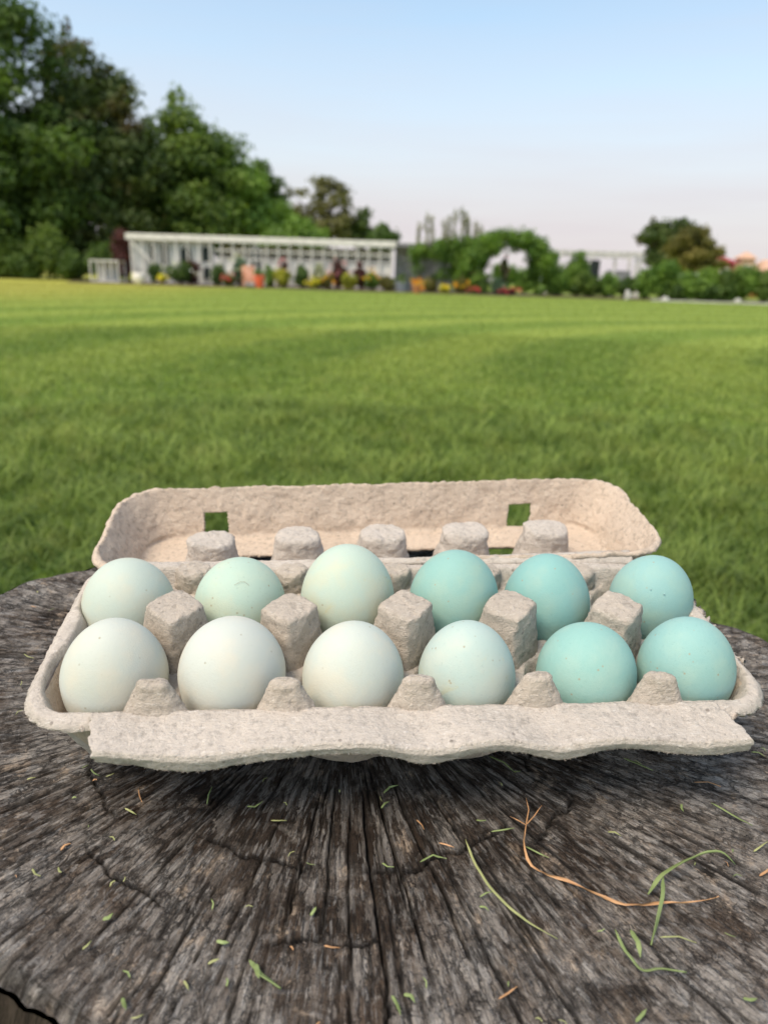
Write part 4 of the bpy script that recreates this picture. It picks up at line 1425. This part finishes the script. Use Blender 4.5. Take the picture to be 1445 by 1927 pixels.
def arch_window(parent, x, y, z, w, h, frame_mat, door=False):
    """arched opening: dark pane with a raised frame round it"""
    fr = MB()
    pts = [(x - w / 2, y, z)] + [(x - w / 2 * math.cos(a_), y, z + h - w / 2 + w / 2 * math.sin(a_)) for a_ in np.linspace(0, math.pi, 9)] + [(x + w / 2, y, z)]
    o = link('door' if door else 'window', None, None, parent) if False else None
    V = [(p[0], y + .02, p[2]) for p in pts]
    c = (x, y + .02, z + h / 2)
    k = len(V)
    me_ = mesh_np('pane', np.array(V + [c]), np.array([(i, (i + 1) % k, k) for i in range(k)]), False)
    w_ = fr.tube(pts + [pts[0]], .035, 6).build('door' if door else 'window', frame_mat, parent)
    link('pane', me_, M['dark'], w_)


# closed coop end with windows
xa, xb = -hl + .05, -hl + 2 * hl * .315
MB().box(((xa + xb) / 2, .05, 1.05), (xb - xa, .06, 2.1)).build('coop_wall', M['panel'], run)
for (u, w, z0_, h, dr) in ((287, .34, 1.0, .95, False), (310, .42, .95, 1.05, False), (350, .62, .35, 1.5, True), (388, .48, 1.15, .75, False), (390, .5, .3, .65, False)):
    arch_window(run, at(u, 500, 37.85).x - run.location.x, -.03, z0_, w, h, M['white'], dr)
arch_window(run, at(481, 500, 37.7).x - run.location.x, -.16, .45, .55, 1.55, M['white'], True)
br_ = MB()
br_.tube([(-hl + .1, -.3, HH - .5), (-hl + 1.55, -.3, .6)], .05, 6)
br_.build('brace', M['white'], run)

# grey run beside it, netting frame and pale back panels
x0, x1 = gx(742, 39), gx(868, 39)
gr = thing('poultry_run', 'weathered grey poultry run half hidden by climbers next to the white run', 'poultry run', ((x0 + x1) / 2, 39.0, 0))
hl2 = (x1 - x0) / 2
MB().box((0, 1.0, 1.15), (2 * hl2, .04, 2.2)).build('back_wall', M['panel'], gr)
MB().box((0, .5, 2.33), (2 * hl2 + .2, 1.3, .06)).build('roof', M['grey_panel'], gr)
pm2 = MB().box((0, 0, 1.15), (.07, .07, 2.3)).mesh('post')
pm2.materials.append(M['grey_panel'])
for i in range(6):
    p = link('post', pm2, None, gr)
    p.location = (-hl2 + .05 + (2 * hl2 - .1) * i / 5, 0, 0)
rm2 = MB().box((0, 0, 0), (2 * hl2, .05, .06)).mesh('rail')
rm2.materials.append(M['grey_panel'])
for zz in (.9, 1.6, 2.2):
    p = link('rail', rm2, None, gr)
    p.location = (0, -.06, zz)

# small white cage
x0, x1 = gx(172, 36.3), gx(226, 36.3)
cg = thing('wire_cage', 'small low white framed cage by the purple shrub', 'cage', ((x0 + x1) / 2, 36.3, 0))
hc = (x1 - x0) / 2
cm_ = MB().box((0, 0, .5), (.05, .05, 1.0)).mesh('post')
cm_.materials.append(M['white'])
for i in range(5):
    for yy in (0, .9):
        p = link('post', cm_, None, cg)
        p.location = (-hc + .03 + (2 * hc - .06) * i / 4, yy, 0)
rc = MB().box((0, 0, 0), (2 * hc, .06, .06)).mesh('rail')
rc.materials.append(M['white'])
for yy, zz in ((0, 1.02), (.9, 1.02), (0, .08), (.9, .08)):
    p = link('rail', rc, None, cg)
    p.location = (0, yy, zz)
MB().box((0, .45, 1.06), (2 * hc, .96, .02)).build('roof', M['grey_panel'], cg)
MB().box((-.2, .95, .52), (2 * hc * .7, .02, .9)).build('back_panel', M['panel'], cg)

# pergola on the right
x0, x1 = gx(1038, 39), gx(1203, 39)
pg = thing('pergola', 'cream white timber pergola rising out of the hedge', 'pergola', ((x0 + x1) / 2, 39.0, 0))
hp = (x1 - x0) / 2
for xx, w in ((-hp + .1, .12), (-hp * .42, .1), (hp * .38, .1), (hp - .32, .12), (hp - .1, .16)):
    MB().box((xx, 0, 1.02), (w, w, 2.04)).build('post', M['white'], pg)
for xx in (-hp + .1, hp - .1):
    MB().box((xx, 1.8, 1.02), (.12, .12, 2.04)).build('post', M['white'], pg)
MB().box((0, -.07, 2.12), (2 * hp, .08, .2)).build('beam', M['white'], pg)
MB().box((0, 1.85, 2.12), (2 * hp, .08, .2)).build('beam', M['white'], pg)
for i in range(12):
    MB().box((-hp + .12 + (2 * hp - .24) * i / 11, .9, 2.26), (.05, 2.5, .08)).build('rafter', M['white'], pg)
MB().box((hp * .72, 1.7, .8), (1.3, .04, 1.2)).build('back_panel', M['grey_panel'], pg)
MB().box((-hp * .05, 1.7, 1.1), (1.4, .04, 1.6)).build('shed_panel', M['dark'], pg)
for sx in (-1, 1):
    MB().tube([(hp * .1 + sx * .55, -.1, 2.0), (hp * .1 + sx * .75, -.1, 1.55)], .04, 6).build('brace', M['white'], pg)

# vine-covered arch
av = thing('vine_arch', 'garden arch smothered in leafy green vines with an open passage', 'vine arch', (gx(955, 36.4), 36.4, 0))
s = 36.4 / FPX * 1.02
rg_ = np.random.default_rng(77)
Cs, Rs = [], []
for t_ in np.linspace(0, 1, 46):
    a_ = math.pi * t_
    cx_, cz_ = -62 * s * math.cos(a_) * (1.0 if t_ < .5 else 1.0), 1.15 + 52 * s * math.sin(a_) ** .8
    for q in range(3):
        Cs.append((cx_ + rg_.normal(0, .16), rg_.normal(0, .35), cz_ + rg_.normal(0, .14)))
        Rs.append(rg_.uniform(.28, .46))
for sx in (-1, 1):
    for q in range(22 if sx > 0 else 12):
        Cs.append((sx * 60 * s + rg_.normal(0, .22) + (0.25 if sx > 0 else -.25), rg_.normal(0, .35), rg_.uniform(.25, 1.5)))
        Rs.append(rg_.uniform(.28, .5))
foliage('vines', Cs, Rs, 15000, .17, LEAF['vine'], av, 78, shell=.4)
arch_m = MB()
for yy in (-.35, .35):
    arch_m.tube([(-55 * s, yy, 0)] + [(-55 * s * math.cos(a_), yy, 1.2 + 44 * s * math.sin(a_)) for a_ in np.linspace(0, math.pi, 13)] + [(55 * s, yy, 0)], .03, 6)
arch_m.build('hoop_frame', M['grey_panel'], av, True)

bush('pale green bush seen through the vine arch', 945, 44, 60, 486, LEAF['vine'], 1360, n=4200, size=.16, sparse=.8)
bush('green bush beyond the vine arch passage', 985, 46, 60, 500, LEAF['bright'], 1370, n=2500, size=.16)
# climbers over the grey run, with tall feathery shoots
cl = thing('climbing_plant', 'dark green climber with tall feathery shoots over the grey run', 'climber', (gx(830, 37.6), 37.6, 0))
Cs, Rs = [], []
for q in range(70):
    u_, v_ = rg_.uniform(775, 915), 0
    top = np.interp(u_, [775, 800, 840, 870, 915], [462, 450, 445, 438, 445])
    v_ = top + abs(rg_.normal(0, 22)) + 12
    p = at(u_, v_, 37.6)
    Cs.append((p.x - cl.location.x, rg_.normal(0, .3), max(p.z, .3)))
    Rs.append(rg_.uniform(.22, .4))
for q in range(34):
    p = at(rg_.uniform(845, 925), rg_.uniform(460, 545), 37.6)
    Cs.append((p.x - cl.location.x, rg_.normal(0, .3), max(p.z, .3)))
    Rs.append(rg_.uniform(.2, .36))
foliage('leaves', Cs, Rs, 9500, .15, LEAF['vine'], cl, 81, shell=.35)
sh, Cf, Rf = MB(), [], []
for (u_, tv) in ((803, 408), (812, 415), (846, 412), (855, 404), (868, 398), (874, 402), (880, 415), (893, 425), (790, 425), (835, 420), (903, 430)):
    p0, p1 = at(u_ + rg_.uniform(-6, 6), 470, 37.6), at(u_, tv, 37.6)
    ox = cl.location.x
    sh.tube([(p0.x - ox, 0, .3), (p0.x - ox, 0, p0.z), ((p0.x + p1.x) / 2 - ox + .05, .05, (p0.z + p1.z) / 2), (p1.x - ox, .1, p1.z)], [.02, .018, .014, .005], 5)
    for q in np.linspace(0, 1, 7):
        Cf.append((p0.x * (1 - q) + p1.x * q - ox + rg_.normal(0, .04), rg_.normal(0, .05), p0.z * (1 - q) + p1.z * q))
        Rf.append((.13, .13, .25))
sh.build('shoots', M['trunk'], cl, True)
foliage('plumes', Cf, np.array(Rf), 3400, .16, LEAF['straw'], cl, 83, shell=.2, aspect=.25)

# ------------------------------------------------------------------ flower bed along the runs
B = [  # u, D, width px, top row, leaves, flowers, label
    (292, 36.2, 34, 493, 'deep', None, 'dark green bush beside the white round planter'),
    (309, 35.4, 20, 515, 'yellow', 'fl_yellow', 'low yellow flowering clump in front of the coop wall'),
    (338, 36.4, 62, 488, 'deep', 'fl_white', 'wide dark bush below the coop windows'),
    (362, 36.8, 38, 482, 'maroon', None, 'maroon leaved bush below the coop door'),
    (412, 36.2, 36, 497, 'deep', None, 'green bush beside the coop wall end'),
    (432, 35.6, 26, 512, 'mid', 'fl_red', 'green clump with small red flowers near the peach chair'),
    (450, 36.0, 30, 478, 'blue', 'fl_white', 'tall blue green plant with white flowers beside the peach chair'),
    (508, 36.2, 24, 495, 'bright', None, 'upright bright green plant next to the orange pot'),
    (535, 36.6, 22, 487, 'maroon', 'fl_red', 'reddish plant rising behind the yellow green bush'),
    (532, 35.8, 36, 502, 'yellow', None, 'yellow green bush beside the upright bright plant'),
    (566, 36.3, 34, 493, 'deep', None, 'dark green bush next to the yellow green bush'),
    (590, 35.4, 30, 522, 'yellow', 'fl_yellow', 'low yellow green clump edging the lawn below the silvery plant'),
    (602, 36.6, 30, 493, 'silver', 'fl_white', 'silvery green plant in front of the pale knee wall'),
    (618, 35.6, 24, 515, 'olive', 'fl_orange', 'clump of orange flowers beside the silvery plant'),
    (637, 36.4, 38, 485, 'maroon', 'fl_pink', 'large maroon bush with pinkish tips in the flower bed'),
    (657, 35.4, 34, 512, 'yellow', None, 'yellow green mound edging the lawn below the maroon bushes'),
    (676, 36.5, 30, 488, 'maroon', None, 'second maroon bush near the end of the white run'),
    (700, 36.0, 32, 503, 'bright', 'fl_orange', 'green bush with golden orange flowers at the end of the white run'),
    (728, 35.8, 30, 520, 'olive', None, 'low olive green clump past the end of the white run'),
    (812, 35.8, 34, 520, 'olive', None, 'olive green mound in front of the grey run'),
    (836, 35.4, 22, 535, 'yellow', 'fl_yellow', 'small yellow flowering clump in front of the grey run'),
    (868, 35.6, 26, 522, 'olive', 'fl_orange', 'orange flowering clump before the vine arch'),
    (906, 35.9, 30, 520, 'deep', None, 'dark green bush at the near foot of the vine arch'),
    (888, 36.2, 14, 495, 'mid', 'fl_pink', 'slim plant with pink flowers beside the vine arch'),
    (890, 35.3, 22, 540, 'mid', 'fl_red', 'low red flowers at the lawn edge before the vine arch'),
    (937, 36.0, 26, 522, 'blue', None, 'blue green clump inside the vine arch'),
    (946, 37.4, 16, 478, 'straw', 'fl_pink', 'tall stem of pink flowers inside the vine arch'),
    (958, 35.3, 44, 540, 'maroon', 'fl_red', 'low reddish plants across the mouth of the vine arch'),
]
for i, (u, D, w, tv, mt, fl, lab) in enumerate(B):
    bush(lab, u, D, w, tv, LEAF[mt], 2000 + 10 * i, n=1500 if w < 30 else 2300, size=.12, flowers=fl, fl_n=13 if w > 18 else 9, fl_size=.10, group='plants of the flower bed', name='flowering_bush' if fl else 'bush')

bush('dark bush growing inside the pergola', 1085, 42.5, 90, 482, LEAF['deep'], 1350, n=4000, size=.2)
H = [(1012, 37.0, 62, 468, 'vine', 'green bush joining the vine arch to the hedge'), (1050, 36.4, 60, 505, 'vine', 'leafy hedge bush at the foot of the pergola post'),
     (1085, 37.4, 46, 462, 'vine', 'tall green climber on the pergola front'), (1100, 36.2, 60, 508, 'mid', 'hedge bush before the pergola opening'),
     (1142, 36.4, 50, 512, 'vine', 'hedge bush between the pergola posts'), (1178, 36.0, 44, 518, 'deep', 'dark hedge bush below the pergola corner'),
     (1215, 35.6, 50, 498, 'vine', 'hedge bush just past the pergola corner'), (1250, 35.4, 64, 480, 'vine', 'tall light green hedge bush in front of the dark lone tree'),
     (1290, 35.0, 64, 508, 'bright', 'hedge bush below the silver car'), (1325, 35.0, 70, 500, 'bright', 'bright rounded hedge bush beside the silver car'),
     (1370, 34.8, 60, 505, 'mid', 'hedge bush below the red tower'), (1400, 34.8, 60, 490, 'vine', 'tall hedge bush below the orange tower'),
     (1440, 34.6, 60, 498, 'mid', 'hedge bush before the peach house'), (1490, 34.4, 70, 500, 'vine', 'hedge bush past the peach house'), (1270, 35.0, 60, 528, 'deep', 'low dark hedge bush behind the first white stone'), (1345, 34.6, 80, 530, 'deep', 'low dark hedge bush between the white stones')]
for i, (u, D, w, tv, mt, lab) in enumerate(H):
    bush(lab, u, D, w, tv, LEAF[mt], 3000 + 10 * i, n=3400, size=.15, depth=1.6, group='bushes of the hedge', name='hedge_bush')

# ------------------------------------------------------------------ pots, chair, stones
def pot(name, label, cat, u, D, prof, mat, soil_r, soil_z, plant=None):
    r = thing(name, label, cat, (at(u, 530, D).x, D, 0.0))
    MB().lathe(prof, 24).build('bowl', mat, r, True)
    MB().lathe([(soil_r, soil_z), (soil_r * .5, soil_z + .02), (.001, soil_z + .03)], 20).build('soil', M['soil'], r, True)
    if plant:
        rg_ = np.random.default_rng(int(u))
        Cp = rg_.normal(0, soil_r * .5, (14, 3)) + np.array([0, 0, soil_z + .14])
        foliage('leaves', Cp, np.full(14, .1), 260, .12, LEAF[plant], r, int(u) + 3, shell=.2)
    return r


pot('round_planter', 'white round planter bowl at the corner of the coop', 'planter', 263, 35.2, [(.16, 0), (.27, .12), (.31, .28), (.28, .45), (.25, .52), (.22, .52), (.22, .44)], M['whitepot'], .22, .46)
pot('flower_pot', 'bright orange red glazed flower pot beside the peach chair', 'pot', 489, 35.1, [(.15, 0), (.20, .2), (.235, .48), (.25, .58), (.22, .58), (.20, .5)], M['orange'], .20, .51, 'bright')
pot('flower_pot', 'terracotta pot with dry plant on the lawn edge in front of the grey run', 'pot', 785, 34.3, [(.15, 0), (.21, .2), (.25, .34), (.27, .36), (.24, .38), (.21, .3)], M['terracotta'], .21, .31, 'fl_orange')
pot('metal_tub', 'blue grey metal tub standing by the grey run', 'tub', 757, 35.8, [(.30, 0), (.36, .4), (.38, .44), (.35, .45), (.32, .38)], M['bluegrey'], .32, .39, 'mid')

ch = thing('garden_chair', 'peach painted wooden garden chair leaning back beside the orange pot', 'chair', (at(470, 530, 35.3).x, 35.3, 0), R(18))
rx = Matrix.Rotation(R(-22), 4, 'X')
for i in range(4):
    MB().box((-.225 + .15 * i, .30, .62), (.12, .02, .80), rx).build('back_slat', M['salmon'], ch)
for i in range(4):
    MB().box((0, -.22 + .12 * i, .34 - .03 * i), (.56, .10, .02)).build('seat_slat', M['salmon'], ch)
for sx in (-1, 1):
    MB().box((sx * .30, -.27, .28), (.05, .08, .56)).build('leg', M['salmon'], ch)
    MB().box((sx * .30, .30, .20), (.05, .08, .52), Matrix.Rotation(R(25), 4, 'X')).build('leg', M['salmon'], ch)
    MB().box((sx * .32, -.02, .57), (.11, .72, .025)).build('armrest', M['salmon'], ch)


def rock(label, u, D, sx, sy, sz, seed):
    a = np.linspace(0, 2 * math.pi, 18, endpoint=False)
    b = np.linspace(-math.pi / 2, math.pi / 2, 11)
    V = np.stack([np.outer(np.cos(a), np.cos(b)), np.outer(np.sin(a), np.cos(b)), np.broadcast_to(np.sin(b), (18, 11))], -1).reshape(-1, 3)
    V = V * (1 + .22 * fbm(V * 1.6 + seed, 3, seed))[:, None] * np.array([sx, sy, sz])
    o = link('rock', mesh_np('rock', V, grid_faces(18, 11, wrap_u=True)), M['stone'])
    o.location = (at(u, 540, D).x, D, sz * .6)
    return tag(o, label, 'rock', 'pale stones edging the hedge')


rock('pale stone at the lawn edge below the hedge bush past the pergola', 1254, 33.9, .18, .15, .13, 3)
rock('pale stone at the lawn edge below the tall hedge bush', 1392, 33.4, .17, .14, .15, 9)
rock('small pale stone upright at the pergola corner', 1182, 34.6, .12, .12, .28, 12)
ke = MB()
for i in range(26):
    xx = at(1235, 540, 33.7).x + i * .28
    ke.box((xx, 33.75 - .012 * i + .02 * math.sin(i * 2.1), .035), (.25, .12, .08))
o = ke.build('stone_edging', M['stone'], None)
o['kind'] = 'structure'

# ------------------------------------------------------------------ beyond the hedge on the right
car = thing('parked_car', 'silver car parked beyond the hedge, only its roof showing', 'car', (at(1308, 520, 52).x, 52, 0))
prof_b = [(-2.1, .35), (-2.15, .75), (-1.9, .95), (-1.2, 1.02), (1.3, 1.02), (2.0, .88), (2.15, .6), (2.1, .35)]
prof_c = [(-1.7, 1.02), (-1.15, 1.52), (-.3, 1.6), (.5, 1.52), (1.2, 1.02)]
for nm, pr, hw, mt in (('body', prof_b, .86, 'silver'), ('roof', prof_c, .68, 'silver')):
    k = len(pr)
    V = np.array([(a_, -hw, b_) for a_, b_ in pr] + [(a_, hw, b_) for a_, b_ in pr])
    F4 = np.array([(i, (i + 1) % k, (i + 1) % k + k, i + k) for i in range(k)])
    cF = [np.array([(0, i, i + 1) for i in range(1, k - 1)]), np.array([(k, k + i + 1, k + i) for i in range(1, k - 1)])]
    link(nm, mesh_np(nm, V, [F4] + cF, False), M[mt], car)
for xx in (-1.05, -.1, .62):
    MB().box((xx, -.69, 1.27), (.62, .02, .34)).build('side_window', M['glass'], car)
for sx in (-1.35, 1.35):
    for sy in (-.8, .8):
        w_ = MB().lathe([(.14, -.1), (.32, -.1), (.34, 0), (.32, .1), (.14, .1)], 20).build('wheel', M['rubber'], car, True)
        w_.rotation_euler = (math.pi / 2, 0, 0)
        w_.location = (sx, sy, .34)


def tower(label, u, D, w, h, mat, roofmat, name):
    r = thing(name, label, 'building', (at(u, 520, D).x, D, 0))
    MB().box((0, 0, h * .42), (w, w, h * .84)).build('wall', M[mat], r)
    MB().add([(-w * .65, -w * .65, h * .84), (w * .65, -w * .65, h * .84), (w * .65, w * .65, h * .84), (-w * .65, w * .65, h * .84), (0, 0, h)], [(0, 1, 4), (1, 2, 4), (2, 3, 4), (3, 0, 4)]).build('roof', M[roofmat], r)
    f_ = MB().box((0, -w / 2 - .02, h * .6), (w * .5, .04, h * .22)).build('window', M['white'], r)
    MB().box((0, -w / 2 - .045, h * .6), (w * .38, .02, h * .16)).build('pane', M['glass'], f_)
    return r


tower('small dark red tower shed beyond the hedge', 1352, 60, 1.5, 3.1, 'red', 'red', 'tower_shed')
tower('small peach orange tower shed next to the dark red one', 1396, 60, 1.1, 3.5, 'peach', 'peach', 'tower_shed')
ho = thing('house', 'low peach house with orange end wall beyond the hedge', 'house', (at(1462, 520, 62).x, 62, 0))
MB().box((0, 0, 1.0), (3.6, 4.0, 2.0)).build('wall', M['orangewall'], ho)
MB().add([(-2.1, -2.3, 2.0), (2.1, -2.3, 2.0), (2.1, 2.3, 2.0), (-2.1, 2.3, 2.0), (-1.4, 0, 3.0), (1.4, 0, 3.0)], [(0, 1, 5, 4), (2, 3, 4, 5)]).add([(-2.1, -2.3, 2.0), (-2.1, 2.3, 2.0), (-1.4, 0, 3.0), (2.1, -2.3, 2.0), (2.1, 2.3, 2.0), (1.4, 0, 3.0)], [(0, 2, 1), (3, 4, 5)]).build('roof', M['peach'], ho)
for xx in (-.9, .7):
    f_ = MB().box((xx, -2.02, 1.1), (.7, .05, .8)).build('window', M['white'], ho)
    MB().box((xx, -2.05, 1.1), (.56, .03, .66)).build('pane', M['glass'], f_)
MB().box((-.1, -2.02, .85), (.7, .05, 1.7)).build('door', M['white'], ho)
